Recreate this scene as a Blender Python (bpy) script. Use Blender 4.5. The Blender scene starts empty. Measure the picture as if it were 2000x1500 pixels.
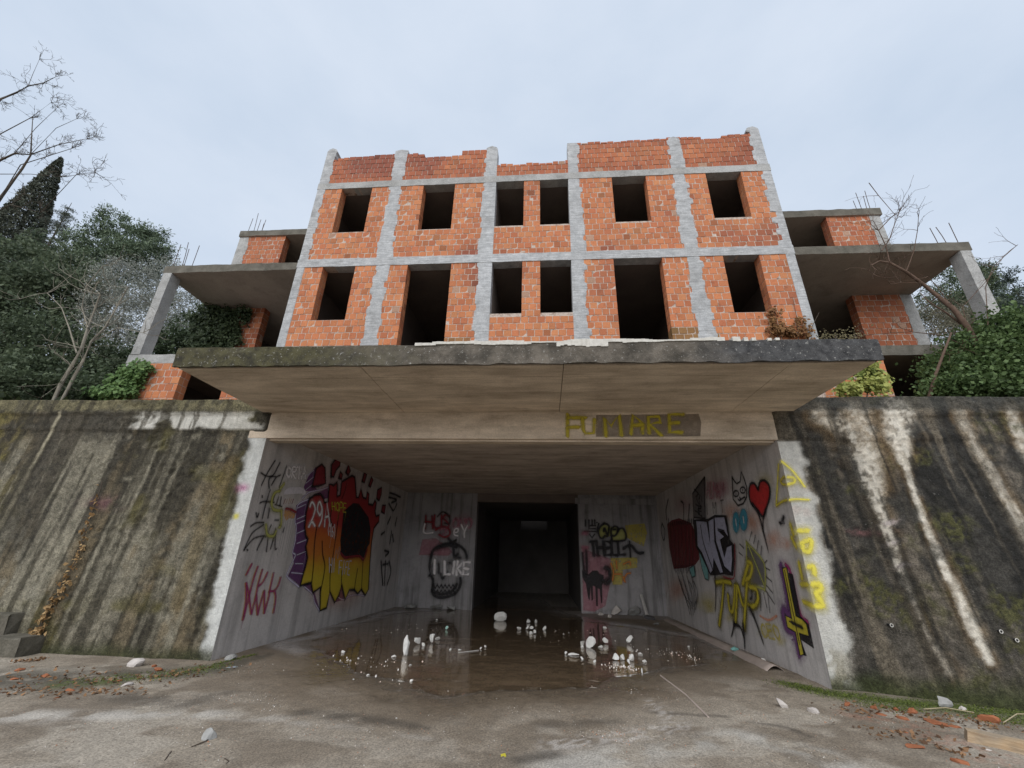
import bpy, bmesh, math, random
import numpy as np
from mathutils import Matrix, Vector
random.seed(7); RNG = np.random.default_rng(7)
SC = bpy.context.scene
COL = SC.collection
# ------------------------------------------------------------------ camera (solved from the photo's vanishing points)
FPX = 825.0; CX, CY = 1000.0, 750.0; CAMH = 1.6
_up = np.array([1050 - CX, -(-1250 - CY), -FPX]); _up /= np.linalg.norm(_up)
_yd = CY + (_up[0] * (1065 - CX) - _up[2] * FPX) / _up[1]
_d = np.array([1065 - CX, -(_yd - CY), -FPX]); _d /= np.linalg.norm(_d)
_r = np.cross(_d, _up)
CM = np.stack([_r, _d, _up])           # world = CM @ camera
cam = bpy.data.cameras.new('camera'); camo = bpy.data.objects.new('camera', cam); COL.objects.link(camo)
cam.sensor_width = 36; cam.lens = FPX / 2000 * 36; cam.clip_start = 0.05; cam.clip_end = 600
mw = Matrix.Identity(4)
for i in range(3):
    for j in range(3): mw[i][j] = CM[i, j]
mw[2][3] = CAMH
camo.matrix_world = mw
SC.camera = camo
# ------------------------------------------------------------------ sky and sun (bright overcast)
W = bpy.data.worlds.new('World'); SC.world = W; W.use_nodes = True
wt = W.node_tree; wt.nodes.clear()
wo = wt.nodes.new('ShaderNodeOutputWorld'); wb = wt.nodes.new('ShaderNodeBackground')
sk = wt.nodes.new('ShaderNodeTexSky'); sk.sky_type = 'NISHITA'; sk.sun_disc = False
sk.sun_elevation = math.radians(39); sk.sun_rotation = math.radians(190); sk.dust_density = 4; sk.air_density = 1.0
tc = wt.nodes.new('ShaderNodeTexCoord'); mp = wt.nodes.new('ShaderNodeMapping'); mp.inputs['Scale'].default_value = (1, 1, 2.2)
nz = wt.nodes.new('ShaderNodeTexNoise'); nz.inputs['Scale'].default_value = 1.7; nz.inputs['Detail'].default_value = 6; nz.inputs['Roughness'].default_value = .55
cr = wt.nodes.new('ShaderNodeValToRGB')
cr.color_ramp.elements[0].position = .34; cr.color_ramp.elements[0].color = (0.58, 0.68, 0.82, 1)
cr.color_ramp.elements[1].position = .66; cr.color_ramp.elements[1].color = (0.71, 0.79, 0.91, 1)
sc_ = wt.nodes.new('ShaderNodeVectorMath'); sc_.operation = 'SCALE'; sc_.inputs['Scale'].default_value = 6.3
mx = wt.nodes.new('ShaderNodeMix'); mx.data_type = 'RGBA'; mx.inputs[0].default_value = 0.93
L = wt.links.new
L(tc.outputs['Generated'], mp.inputs['Vector']); L(mp.outputs[0], nz.inputs['Vector']); L(nz.outputs[0], cr.inputs[0])
L(cr.outputs[0], sc_.inputs[0]); L(sk.outputs[0], mx.inputs[6]); L(sc_.outputs[0], mx.inputs[7])
L(mx.outputs[2], wb.inputs[0]); L(wb.outputs[0], wo.inputs[0])
wb.inputs['Strength'].default_value = 0.10
sun = bpy.data.lights.new('sun', 'SUN'); suno = bpy.data.objects.new('sun', sun); COL.objects.link(suno)
sun.energy = 1.5; sun.angle = math.radians(72); sun.color = (1, .97, .93)
suno.rotation_euler = Vector((0.14, 0.76, -0.62)).to_track_quat('-Z', 'Y').to_euler()
suno.location = (-10, -20, 40)
vs = SC.view_settings; vs.view_transform = 'Standard'; vs.look = 'None'; vs.gamma = 1; vs.use_curve_mapping = False; vs.exposure = 0.72
SC.render.engine = 'CYCLES'
SC.cycles.max_bounces = 10; SC.cycles.diffuse_bounces = 6; SC.cycles.transparent_max_bounces = 16
# ------------------------------------------------------------------ pixel -> world helpers (distance always from a known surface)
def ray(x, y): return CM @ np.array([x - CX, -(y - CY), -FPX])
O3 = np.array([0, 0, CAMH])
def onY(x, y, Y): r = ray(x, y); return r * (Y / r[1]) + O3
def onZ(x, y, Z=0.0): r = ray(x, y); return r * ((Z - CAMH) / r[2]) + O3
def onPlane(x, y, p, n): r = ray(x, y); return r * (np.dot(p - O3, n) / np.dot(r, n)) + O3
def proj(P):
    c = (np.asarray(P, float) - O3) @ CM
    return np.stack([CX - FPX * c[..., 0] / c[..., 2], CY + FPX * c[..., 1] / c[..., 2]], -1)
# ------------------------------------------------------------------ numpy noise
def _hash(ix, iy, s):
    h = (ix.astype(np.int64) * 374761393 + iy.astype(np.int64) * 668265263 + s * 1442695041) & 0x7fffffff
    h = ((h ^ (h >> 13)) * 1274126177) & 0x7fffffff
    return ((h ^ (h >> 16)) & 0xffff) / 65535.0
def vnoise(x, y, s=0):
    x = np.asarray(x, float); y = np.asarray(y, float)
    ix = np.floor(x); iy = np.floor(y); fx = x - ix; fy = y - iy
    ix = ix.astype(np.int64); iy = iy.astype(np.int64)
    fx = fx * fx * (3 - 2 * fx); fy = fy * fy * (3 - 2 * fy)
    a = _hash(ix, iy, s); b = _hash(ix + 1, iy, s); c = _hash(ix, iy + 1, s); d = _hash(ix + 1, iy + 1, s)
    return (a * (1 - fx) + b * fx) * (1 - fy) + (c * (1 - fx) + d * fx) * fy
def fbm(x, y, s=0, o=4):
    t = 0; a = .5; n = 0
    for k in range(o):
        t = t + a * vnoise(np.asarray(x) * 2 ** k, np.asarray(y) * 2 ** k, s + k * 17); n += a; a *= .5
    return t / n
def sst(a, b, x): t = np.clip((np.asarray(x, float) - a) / (b - a), 0, 1); return t * t * (3 - 2 * t)
# ------------------------------------------------------------------ mesh helpers
class MB:
    def __init__(s): s.v = []; s.f = []; s.c = []; s.m = []; s.cur = (1, 1, 1); s.mi = 0
    def add(s, vs, fs):
        b = len(s.v); s.v.extend([tuple(map(float, p)) for p in vs])
        for f in fs: s.f.append(tuple(b + i for i in f)); s.c.append(s.cur); s.m.append(s.mi)
    def box(s, x0, x1, y0, y1, z0, z1):
        s.add([(x0, y0, z0), (x1, y0, z0), (x1, y1, z0), (x0, y1, z0), (x0, y0, z1), (x1, y0, z1), (x1, y1, z1), (x0, y1, z1)],
              [(0, 3, 2, 1), (4, 5, 6, 7), (0, 1, 5, 4), (1, 2, 6, 5), (2, 3, 7, 6), (3, 0, 4, 7)])
    def tube(s, pts, rad, n=6, cap=True):
        pts = [np.array(p, float) for p in pts]; k = len(pts)
        if not hasattr(rad, '__len__'): rad = [rad] * k
        vs = []; up = np.array([0.13, .21, .97])
        for i in range(k):
            t = pts[min(i + 1, k - 1)] - pts[max(i - 1, 0)]; t /= (np.linalg.norm(t) + 1e-9)
            u = np.cross(t, up); nu = np.linalg.norm(u)
            if nu < .15: u = np.cross(t, [1, 0, 0]); nu = np.linalg.norm(u)
            u /= nu; w = np.cross(t, u)
            for j in range(n):
                a = 2 * math.pi * j / n; vs.append(pts[i] + rad[i] * (math.cos(a) * u + math.sin(a) * w))
        fs = [(i * n + j, i * n + (j + 1) % n, (i + 1) * n + (j + 1) % n, (i + 1) * n + j) for i in range(k - 1) for j in range(n)]
        if cap: fs += [tuple(range(n))[::-1], tuple((k - 1) * n + j for j in range(n))]
        s.add(vs, fs)
    def mesh(s, name, mats, col=False, smooth=False):
        me = bpy.data.meshes.new(name); me.from_pydata(s.v, [], s.f)
        for m in (mats if isinstance(mats, (list, tuple)) else [mats]): me.materials.append(m)
        if isinstance(mats, (list, tuple)) and len(mats) > 1: me.polygons.foreach_set('material_index', s.m)
        if col:
            ca = me.color_attributes.new('col', 'FLOAT_COLOR', 'CORNER')
            lens = np.array([len(f) for f in s.f]); cc = np.repeat(np.array([tuple(c) + (1,) for c in s.c]), lens, axis=0)
            ca.data.foreach_set('color', cc.ravel())
        if smooth: me.polygons.foreach_set('use_smooth', [True] * len(me.polygons))
        me.update(); return me
    def obj(s, name, mats, parent=None, col=False, smooth=False, **props):
        return link(name, s.mesh(name, mats, col, smooth), parent, **props)
def link(name, data, parent=None, **props):
    o = bpy.data.objects.new(name, data); COL.objects.link(o)
    if parent: o.parent = parent
    for k, v in props.items(): o[k] = v
    return o
def empty(name, loc=(0, 0, 0), **props):
    o = link(name, None, None, **props); o.location = loc; o.empty_display_size = .2
    return o
def grid_mesh(name, P, mat, cols=None, smooth=True, extra=None, flip=False):
    """P: (nu, nv, 3) points -> quad grid, with optional per-vertex colour 'col' and float layers."""
    nu, nv = P.shape[:2]; I = np.arange(nu * nv).reshape(nu, nv)
    q = np.stack([I[:-1, :-1], I[1:, :-1], I[1:, 1:], I[:-1, 1:]], -1).reshape(-1, 4)
    if flip: q = q[:, ::-1]
    me = bpy.data.meshes.new(name); n = len(q)
    me.vertices.add(nu * nv); me.vertices.foreach_set('co', P.reshape(-1).astype(np.float32))
    me.loops.add(n * 4); me.loops.foreach_set('vertex_index', q.ravel().astype(np.int32))
    me.polygons.add(n); me.polygons.foreach_set('loop_start', np.arange(0, n * 4, 4, dtype=np.int32)); me.polygons.foreach_set('loop_total', np.full(n, 4, np.int32))
    if smooth: me.polygons.foreach_set('use_smooth', np.ones(n, bool))
    me.update(calc_edges=True)
    if cols is not None:
        ca = me.color_attributes.new('col', 'FLOAT_COLOR', 'POINT')
        c4 = np.concatenate([cols.reshape(-1, 3), np.ones((nu * nv, 1))], 1); ca.data.foreach_set('color', c4.ravel().astype(np.float32))
    for k, v in (extra or {}).items():
        at = me.attributes.new(k, 'FLOAT', 'POINT'); at.data.foreach_set('value', v.ravel().astype(np.float32))
    me.materials.append(mat); return me
# ------------------------------------------------------------------ material helpers
class NT:
    def __init__(s, name, rough=.85):
        s.m = bpy.data.materials.new(name); s.m.use_nodes = True; s.t = s.m.node_tree
        s.b = s.t.nodes['Principled BSDF']; s.b.inputs['Roughness'].default_value = rough; s.b.inputs['Specular IOR Level'].default_value = .3
        s.out = s.t.nodes['Material Output']
        s.co = s.t.nodes.new('ShaderNodeTexCoord').outputs['Object']
        s.geo = s.t.nodes.new('ShaderNodeNewGeometry')
        s.pos = s.geo.outputs['Position']
    def n(s, typ): return s.t.nodes.new('ShaderNode' + typ)
    def l(s, a, b): s.t.links.new(a, b)
    def setv(s, sock, v):
        if hasattr(v, 'is_output'): s.l(v, sock)
        elif isinstance(v, (tuple, list)) and len(v) == 3 and sock.type == 'RGBA': sock.default_value = (*v, 1)
        else: sock.default_value = v
    def scaled(s, vec, sc):
        m = s.n('Mapping'); m.inputs['Scale'].default_value = sc; s.l(vec, m.inputs['Vector']); return m.outputs[0]
    def noise(s, scale, detail=4, rough=.55, vec=None, dist=0):
        n = s.n('TexNoise'); n.inputs['Scale'].default_value = scale; n.inputs['Detail'].default_value = detail
        n.inputs['Roughness'].default_value = rough; n.inputs['Distortion'].default_value = dist
        s.l(vec if vec is not None else s.pos, n.inputs['Vector']); return n.outputs[0]
    def ramp(s, fac, a, b, va=(0, 0, 0), vb=(1, 1, 1)):
        r = s.n('ValToRGB'); e = r.color_ramp.elements; e[0].position = a; e[1].position = b
        e[0].color = (*va, 1); e[1].color = (*vb, 1); s.l(fac, r.inputs[0]); return r.outputs[0]
    def mix(s, fac, a, b, mode='MIX'):
        n = s.n('Mix'); n.data_type = 'RGBA'; n.blend_type = mode
        s.setv(n.inputs[0], fac); s.setv(n.inputs[6], a); s.setv(n.inputs[7], b); return n.outputs[2]
    def math(s, op, a, b=0):
        n = s.n('Math'); n.operation = op; s.setv(n.inputs[0], a); s.setv(n.inputs[1], b); return n.outputs[0]
    def attr(s, name, out='Color'):
        n = s.n('Attribute'); n.attribute_name = name; return n.outputs[out]
    def bump(s, h, strength=.4, dist=.01):
        n = s.n('Bump'); n.inputs['Strength'].default_value = strength; n.inputs['Distance'].default_value = dist
        s.l(h, n.inputs['Height']); s.l(n.outputs[0], s.b.inputs['Normal'])
    def color(s, c): s.setv(s.b.inputs['Base Color'], c)

def concrete(name, c1, c2, c3=None, scale=1.3, bump=.5, rough=.9, attr=False, streak=0, vary=.5, board=0, lines=0):
    """weathered cast concrete: blotches, grain, pin holes, optional vertical run stains"""
    m = NT(name, rough)
    a = m.noise(scale, 6, .6); g = m.noise(38, 4, .7); big = m.noise(.45, 3, .5)
    col = m.attr('col') if attr else m.mix(m.ramp(a, .32, .68), c1, c2)
    if attr: col = m.mix(m.ramp(a, .3, .7), m.mix(.25, col, (0, 0, 0)), col)
    if c3 is not None: col = m.mix(m.math('MULTIPLY', m.ramp(m.noise(2.7, 6, .7), .52, .74), .6), col, c3)
    if streak:
        st = m.noise(1, 5, .6, m.scaled(m.pos, (5.5, 5.5, .35)))
        col = m.mix(m.math('MULTIPLY', m.ramp(st, .48, .66), streak), col, (.06, .055, .05))
    if lines: col = m.mix(lines, col, m.ramp(m.noise(1, 5, .7, m.scaled(m.pos, (2.2, 2.2, 34))), .38, .62, (.55, .55, .55), (1.2, 1.2, 1.2)), 'MULTIPLY')
    if board:
        bd = m.noise(1, 6, .7, m.scaled(m.pos, (1.6, 13, 13))); bl = m.noise(1, 5, .65, m.scaled(m.pos, (.7, 3.2, 3.2)))
        col = m.mix(m.math('MULTIPLY', m.ramp(bd, .56, .70), board), col, (.13, .095, .07)); col = m.mix(.8, col, m.ramp(bl, .36, .64, (.62, .6, .57), (1.15, 1.15, 1.15)), 'MULTIPLY')
    col = m.mix(vary * .6, col, m.ramp(g, .34, .66, (.4, .4, .4), (1.08, 1.08, 1.08)), 'MULTIPLY')
    col = m.mix(vary * .5, col, m.ramp(big, .3, .7, (.55, .53, .5), (1, 1, 1)), 'MULTIPLY')
    m.color(col)
    h = m.math('ADD', m.math('MULTIPLY', g, .5), m.math('MULTIPLY', m.noise(9, 5, .65), 1.0))
    vor = m.n('TexVoronoi'); vor.inputs['Scale'].default_value = 24; m.l(m.pos, vor.inputs['Vector'])
    h = m.math('ADD', h, m.math('MULTIPLY', m.ramp(vor.outputs['Distance'], .0, .16), .35))
    m.bump(h, bump, .012)
    return m.m
# ================================================================== materials
M_conc = concrete('concrete_light', (.52, .52, .51), (.37, .37, .36), (.2, .195, .18), scale=3, bump=.8, vary=.9)
M_concw = concrete('concrete_column', (.58, .59, .60), (.43, .44, .45), (.28, .275, .265), scale=5.5, bump=1.0, vary=.7, lines=.6)
M_concd = concrete('concrete_weathered', (.20, .185, .155), (.10, .092, .075), (.05, .05, .036), scale=2.2, bump=.9)
M_concdr = concrete('concrete_weathered_cap', (.16, .155, .15), (.07, .068, .064), (.22, .21, .2), scale=3.2, bump=.9)
M_soff = concrete('concrete_soffit', (.80, .68, .54), (.68, .565, .445), (.46, .37, .285), scale=1.2, bump=.5, board=.35)
M_corr = concrete('corridor_concrete', (.15, .135, .125), (.10, .09, .085), None, scale=.8, bump=.3)  # darker copy of the inner concrete; corridor gloom is put into the colour
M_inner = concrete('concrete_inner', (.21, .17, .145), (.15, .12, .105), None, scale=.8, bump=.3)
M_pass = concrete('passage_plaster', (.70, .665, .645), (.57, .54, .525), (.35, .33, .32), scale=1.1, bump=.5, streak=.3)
def render_mat():
    m = NT('retaining_render', .95); col = m.attr('col')
    a = m.noise(9, 9, .78); g = m.noise(48, 5, .75); st = m.noise(1, 6, .7, m.scaled(m.pos, (7, 3, .9)), .8); sp = m.noise(23, 4, .7)
    vv = m.n('SeparateColor'); m.l(m.attr('col'), vv.inputs[0]); keep = m.ramp(vv.outputs[1], .18, .5, (1, 1, 1), (.3, .3, .3))
    col = m.mix(m.math('MULTIPLY', keep, .85), col, m.ramp(a, .38, .62, (.45, .44, .40), (1.5, 1.47, 1.4)), 'MULTIPLY')
    col = m.mix(.2, col, m.ramp(st, .38, .62, (.55, .55, .52), (1.4, 1.4, 1.4)), 'MULTIPLY')
    col = m.mix(m.math('MULTIPLY', keep, .75), col, m.ramp(g, .36, .64, (.42, .42, .42), (1.5, 1.5, 1.5)), 'MULTIPLY')
    col = m.mix(m.math('MULTIPLY', m.ramp(sp, .66, .72), .35), col, (.45, .43, .39))
    m.color(col); m.bump(m.math('ADD', m.math('MULTIPLY', a, 1.6), m.math('MULTIPLY', g, .6)), 1.0, .03); return m.m
M_wallattr = render_mat()
M_passd = concrete('shaded_plaster', (.40, .385, .39), (.30, .29, .295), (.17, .165, .165), scale=1.3, bump=.5, streak=.6)  # plaster recoloured darker for shade deep in the passage, with heavier run stains

def brick_mat(name, attr):
    m = NT(name, .88)
    if attr: c = m.attr('col')
    else:
        oi = m.n('ObjectInfo'); c = oi.outputs['Color']
    g = m.noise(30, 5, .7); s = m.noise(5.0, 4, .6); w = m.noise(11, 4, .75, dist=.8)
    c = m.mix(.55, c, m.ramp(g, .3, .75, (.5, .46, .42), (1.08, 1.05, 1.0)), 'MULTIPLY')
    c = m.mix(m.math('MULTIPLY', m.ramp(s, .58, .8), .45), c, (.11, .05, .035))
    c = m.mix(m.math('MULTIPLY', m.ramp(w, .62, .78), .25), c, (.55, .42, .34))
    m.color(c)
    # faint horizontal comb grooves of extruded clay blocks
    wv = m.n('TexWave'); wv.bands_direction = 'Z'; wv.inputs['Scale'].default_value = 14; wv.inputs['Distortion'].default_value = .6; m.l(m.pos, wv.inputs['Vector'])
    m.bump(m.math('ADD', m.math('MULTIPLY', wv.outputs[1], .12), g), .5, .006)
    return m.m
M_brick = brick_mat('clay_brick', False); M_bricks = brick_mat('clay_brickwork', True)
def mortar_mat():
    m = NT('mortar', .95); a = m.noise(6, 5, .7); b = m.noise(40, 3, .6)
    c = m.mix(m.ramp(a, .33, .52), (.26, .16, .115), (.60, .50, .43)); m.color(m.mix(.4, c, m.ramp(b, .3, .7), 'MULTIPLY')); m.bump(b, .6, .006); return m.m
M_mortar = mortar_mat()
def plain(name, c, rough=.8, var=.35, sc=8, metal=0, bump=.3):
    m = NT(name, rough); g = m.noise(sc, 4, .6)
    m.color(m.mix(var, c, m.ramp(g, .3, .75, (.35, .33, .3), (1.1, 1.1, 1.1)), 'MULTIPLY')); m.b.inputs['Metallic'].default_value = metal
    m.bump(m.noise(sc * 4, 4, .6), bump, .005); return m.m
M_rust = plain('rusty_steel', (.09, .055, .04), .7, .5, 20)

# ================================================================== the unfinished building
FY = 9.5; WY = 11.45                       # facade plane, wing wall plane
BL = empty('unfinished_building', (0, 9.5, 0), category='building',
           label='unfinished three storey concrete frame and orange brick building above the graffiti passage')
def part(mb, name, mat, parent=BL, **k):
    o = mb.obj(name, mat, parent, **k)
    if parent is BL: o.matrix_parent_inverse = Matrix.Translation((0, -9.5, 0))
    return o
def pbox(name, mat, x0, x1, y0, y1, z0, z1, **k):
    b = MB(); b.box(x0, x1, y0, y1, z0, z1); return part(b, name, mat, **k)

OPEN = {  # front openings: x0,x1,z0,z1
 'lo': [(-6.30, -5.36, 7.45, 9.2), (-3.81, -2.58, 6.45, 9.22), (-1.42, -.59, 7.55, 9.25), (-.08, .75, 7.55, 9.25), (1.91, 3.18, 6.45, 9.22), (4.79, 5.70, 7.45, 9.2)],
 'up': [(-6.28, -5.32, 10.47, 12.2), (-3.67, -2.70, 10.47, 12.2), (-1.42, -.58, 10.5, 12.24), (-.08, .77, 10.5, 12.24), (2.06, 3.04, 10.5, 12.22), (4.78, 5.76, 10.52, 12.22)]}
# bays of brick infill between the columns
BAYS = [(-6.86, -4.70), (-4.40, -1.76), (-1.42, .77), (1.10, 3.86), (4.14, 6.38)]
SKY_TOP = [  # parapet profile (x, z)
 (-6.86, 13.5), (-6.5, 13.55), (-6.3, 13.62), (-5.6, 13.62), (-4.9, 13.66), (-4.3, 13.62), (-3.87, 13.54), (-3.84, 13.4), (-2.62, 13.45), (-2.6, 13.68), (-1.76, 13.7),
 (-1.42, 12.95), (.77, 12.95), (1.1, 13.7), (3.8, 13.74), (4.2, 13.76), (5.0, 13.7), (5.3, 13.62), (5.6, 13.74), (6.38, 13.76)]
def ptop(x): return float(np.interp(x, [p[0] for p in SKY_TOP], [p[1] for p in SKY_TOP]))
BR = []     # every brick: centre x,y,z, size, outward axis, colour
def bcol(x, y, z):
    """fired-clay colour: warm orange low down, redder and sootier high up and in weather-stained patches"""
    t = random.random() ** 1.5
    a = np.array([.56, .212, .098]); b = np.array([.49, .17, .085]); c = np.array([.585, .25, .118])
    col = a * (1 - t) + (b if random.random() < .5 else c) * t
    stain = float(fbm(x * .55 + 3, z * .45, 5, 3))
    st = sst(.52, .80, stain - (.13 if z < 9.3 else 0) + (.10 if z > 12.4 else 0) + (.06 if abs(x - 1.5) < .5 and z > 10 else 0) + (.07 if abs(x + 2) < .5 and z > 10.5 else 0))
    if 12.4 < z < 12.8 or z > 13.5: st = max(st, .35)
    if z > 12.4: col = col * np.array([.88, .82, .86])
    if y > 11: col = col * np.array([.8, .75, .8])
    col = col * (1 - st) + np.array([.30, .10, .065]) * st
    if random.random() < .03: col = col * .7
    if random.random() < .012: col = np.array([.45, .28, .2])
    # algae at the foot of the right door jamb
    if 3.15 < x < 4.3 and 6.4 < z < 6.95 and y < 10: col = col * .35 + np.array([.10, .085, .03])
    if -2.6 < x < -1.8 and 6.4 < z < 6.75 and y < 10: col = col * .5 + np.array([.09, .075, .03])
    return tuple(float(v) for v in col * random.uniform(.85, 1.08))
def lay(x0, x1, z0, z1, y, ops, top=None, ph=.2, pw=.2, jamb=True, miss=0.0):
    """lay brick courses on wall plane y between x0..x1, z0..z1 around the openings"""
    n = max(1, int(round((z1 - z0) / ph))); ch = (z1 - z0) / n if (z1 - z0) / ph < n + .2 and top is None else ph
    for k in range(n + 1):
        a = z0 + k * ch; b = min(a + ch, z1)
        if b - a < .05: continue
        zc = (a + b) / 2; iv = [(x0, x1, 0, 0)]
        for (o0, o1, p0, p1) in ops:
            if p0 - .02 < zc < p1 + .02:
                nv = []
                for (s, e, js, je) in iv:
                    if o1 <= s or o0 >= e: nv.append((s, e, js, je)); continue
                    if o0 > s + .03: nv.append((s, o0, js, 1))
                    if o1 < e - .03: nv.append((o1, e, 1, je))
                iv = nv
        for (s, e, js, je) in iv:
            off = (pw * .5 if k % 2 else 0) + random.uniform(-.02, .02)
            cuts = [s]; x = s + pw - off if off > 0 else s + pw
            while x < e - .06: cuts.append(x + random.uniform(-.012, .012)); x += pw * random.uniform(.96, 1.05)
            cuts.append(e)
            for i in range(len(cuts) - 1):
                l, r = cuts[i], cuts[i + 1]
                if r - l < .03: continue
                zz = b
                if top is not None:
                    t = top((l + r) / 2)
                    if a > t - .06: continue
                    zz = min(b, t + random.uniform(-.03, .05))
                if random.random() < miss: continue
                w = r - l - random.uniform(.013, .02); h = zz - a - random.uniform(.013, .019)
                if h < .03: continue
                yo = random.uniform(-.005, .004)
                BR.append(((l + r) / 2, y + yo, (a + zz) / 2, w, h, bcol((l + r) / 2, y, zc)))
                if jamb and ((i == 0 and js) or (i == len(cuts) - 2 and je)):
                    BR.append(((l + r) / 2, y + .152 + yo, (a + zz) / 2, w, h, bcol((l + r) / 2, y, zc)))
CORE = MB()
def core(x0, x1, z0, z1, y, ops, th=.29):
    """mortar bed / wall core behind the bricks, split round the openings"""
    g = .014
    xs = sorted({x0, x1, *[min(max(v, x0), x1) for o in ops for v in (o[0] - g, o[1] + g)]}); zs = sorted({z0, z1, *[min(max(v, z0), z1) for o in ops for v in (o[2] - .012, o[3])]})
    for i in range(len(xs) - 1):
        run = None
        for j in range(len(zs) - 1):
            xm, zm = (xs[i] + xs[i + 1]) / 2, (zs[j] + zs[j + 1]) / 2
            solid = not any(o[0] - g < xm < o[1] + g and o[2] - .012 < zm < o[3] for o in ops)
            if solid: CORE.box(xs[i], xs[i + 1], y + .006, y + th - .012, zs[j], zs[j + 1])
Z0, Z1, Z2 = 6.45, 9.46, 12.44
for (a, b) in BAYS:
    for nm, z0, z1 in (('lo', Z0, 9.21), ('up', Z1, 12.21)):
        ops = [o for o in OPEN[nm] if o[0] >= a - .05 and o[1] <= b + .05]
        lay(a - .10, b + .10, z0, z1, FY, ops) if not (a < -1.4 and b > .7 and a > -1.5) else lay(a, b, z0, z1, FY, ops)
        core(a - .12, b + .12, z0, z1, FY, ops)
    lay(a - .10, b + .10, Z2, 14.0, FY, [], top=ptop, jamb=False)
    # stepped parapet core kept below the broken brick tops
    xs = np.arange(a - .1, b + .1, .2)
    for x in xs: CORE.box(x, min(x + .2, b + .1), FY + .012, FY + .27, Z2, min(ptop(x), ptop(x + .2), ptop(x + .1)) - .07)
# storey behind the canopy, at the facade plane
lowop = [(-9.5, -8.25, 3.4, 6.2), (-6.3, -5.3, 4.4, 6.2), (-3.8, -2.6, 3.4, 6.2), (1.9, 3.2, 3.4, 6.2), (4.8, 5.7, 4.4, 6.2), (7.9, 9.2, 3.4, 6.2)]
lay(-10.93, -6.9, 4.0, 6.2, FY, lowop); core(-10.94, -6.9, 4.12, 6.2, FY, lowop)
lay(6.4, 9.9, 4.0, 6.2, FY, lowop); core(6.4, 9.9, 4.12, 6.2, FY, lowop)
core(-6.9, 6.4, 4.12, 6.2, FY, lowop)
# wings (wall plane WY)
for (a, b, o0, o1) in ((-10.66, -7.0, -9.28, -6.9), (6.5, 10.62, 6.4, 9.25)):
    for z0, z1 in ((Z0, 9.16), (9.42, 12.2)):
        ops = [(o0, o1, z0, z1)]
        lay(a - .05, b + .05, z0, z1, WY, ops); core(a - .05, b + .05, z0, z1, WY, ops)
part(CORE, 'mortar_bed', M_mortar, kind='stuff')
# --- the 300 bricks that show largest are objects, the others one mesh
def unit_brick(seed):
    r = random.Random(seed); b = MB(); j = lambda s=.012: r.uniform(-s, s)
    f = [(-.5 + .02 + j(), 0, -.5 + .02 + j()), (.5 - .02 + j(), 0, -.5 + .02 + j()), (.5 - .02 + j(), 0, .5 - .02 + j()), (-.5 + .02 + j(), 0, .5 - .02 + j())]
    m = [(-.5, .04, -.5), (.5, .04, -.5), (.5, .04, .5), (-.5, .04, .5)]
    k = [(x, 1, z) for (x, _, z) in m]
    if r.random() < .5:
        i = r.randrange(4); x, y, z = f[i]; f[i] = (x * .86, .03, z * .86)
    b.add(f + m + k, [(0, 1, 2, 3)] + [(i + 4, (i + 1) % 4 + 4, (i + 1) % 4, i) for i in range(4)] + [(i + 8, (i + 1) % 4 + 8, (i + 1) % 4 + 4, i + 4) for i in range(4)] + [(11, 10, 9, 8)])
    return b
UB = [unit_brick(k) for k in range(8)]
UM = [u.mesh('brick', M_brick) for u in UB]
A = np.array([[b[0], b[1], b[2]] for b in BR]); Wd = np.array([b[3] for b in BR]); Hd = np.array([b[4] for b in BR])
def corner(sx, sz): return proj(A + np.stack([sx * Wd / 2, 0 * Wd, sz * Hd / 2], 1))
c00, c10, c01 = corner(-1, -1), corner(1, -1), corner(-1, 1)
area = np.abs((c10 - c00)[:, 0] * (c01 - c00)[:, 1] - (c10 - c00)[:, 1] * (c01 - c00)[:, 0])
pc = proj(A); vis = (pc[:, 0] > 0) & (pc[:, 0] < 2000) & (A[:, 2] > 6.7) & (A[:, 1] < 9.6)
vis |= (A[:, 1] < 9.6) & (A[:, 0] < -9.5) & (A[:, 2] > 5.3)
rank = set(np.argsort(-np.where(vis, area, 0))[:300].tolist())
DEP = .14
STUFF = MB()
for i, (x, y, z, w, h, c) in enumerate(BR):
    if i in rank:
        o = link('brick', UM[i % 8], BL); o.matrix_parent_inverse = Matrix.Translation((0, -9.5, 0))
        o.location = (x, y, z); o.scale = (w, DEP, h); o.color = (*c, 1)
    else:
        STUFF.cur = c; u = UB[i % 8]
        STUFF.add([(x + p[0] * w, y + p[1] * DEP, z + p[2] * h) for p in u.v], u.f)
part(STUFF, 'brickwork', M_bricks, col=True, kind='stuff')
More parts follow.
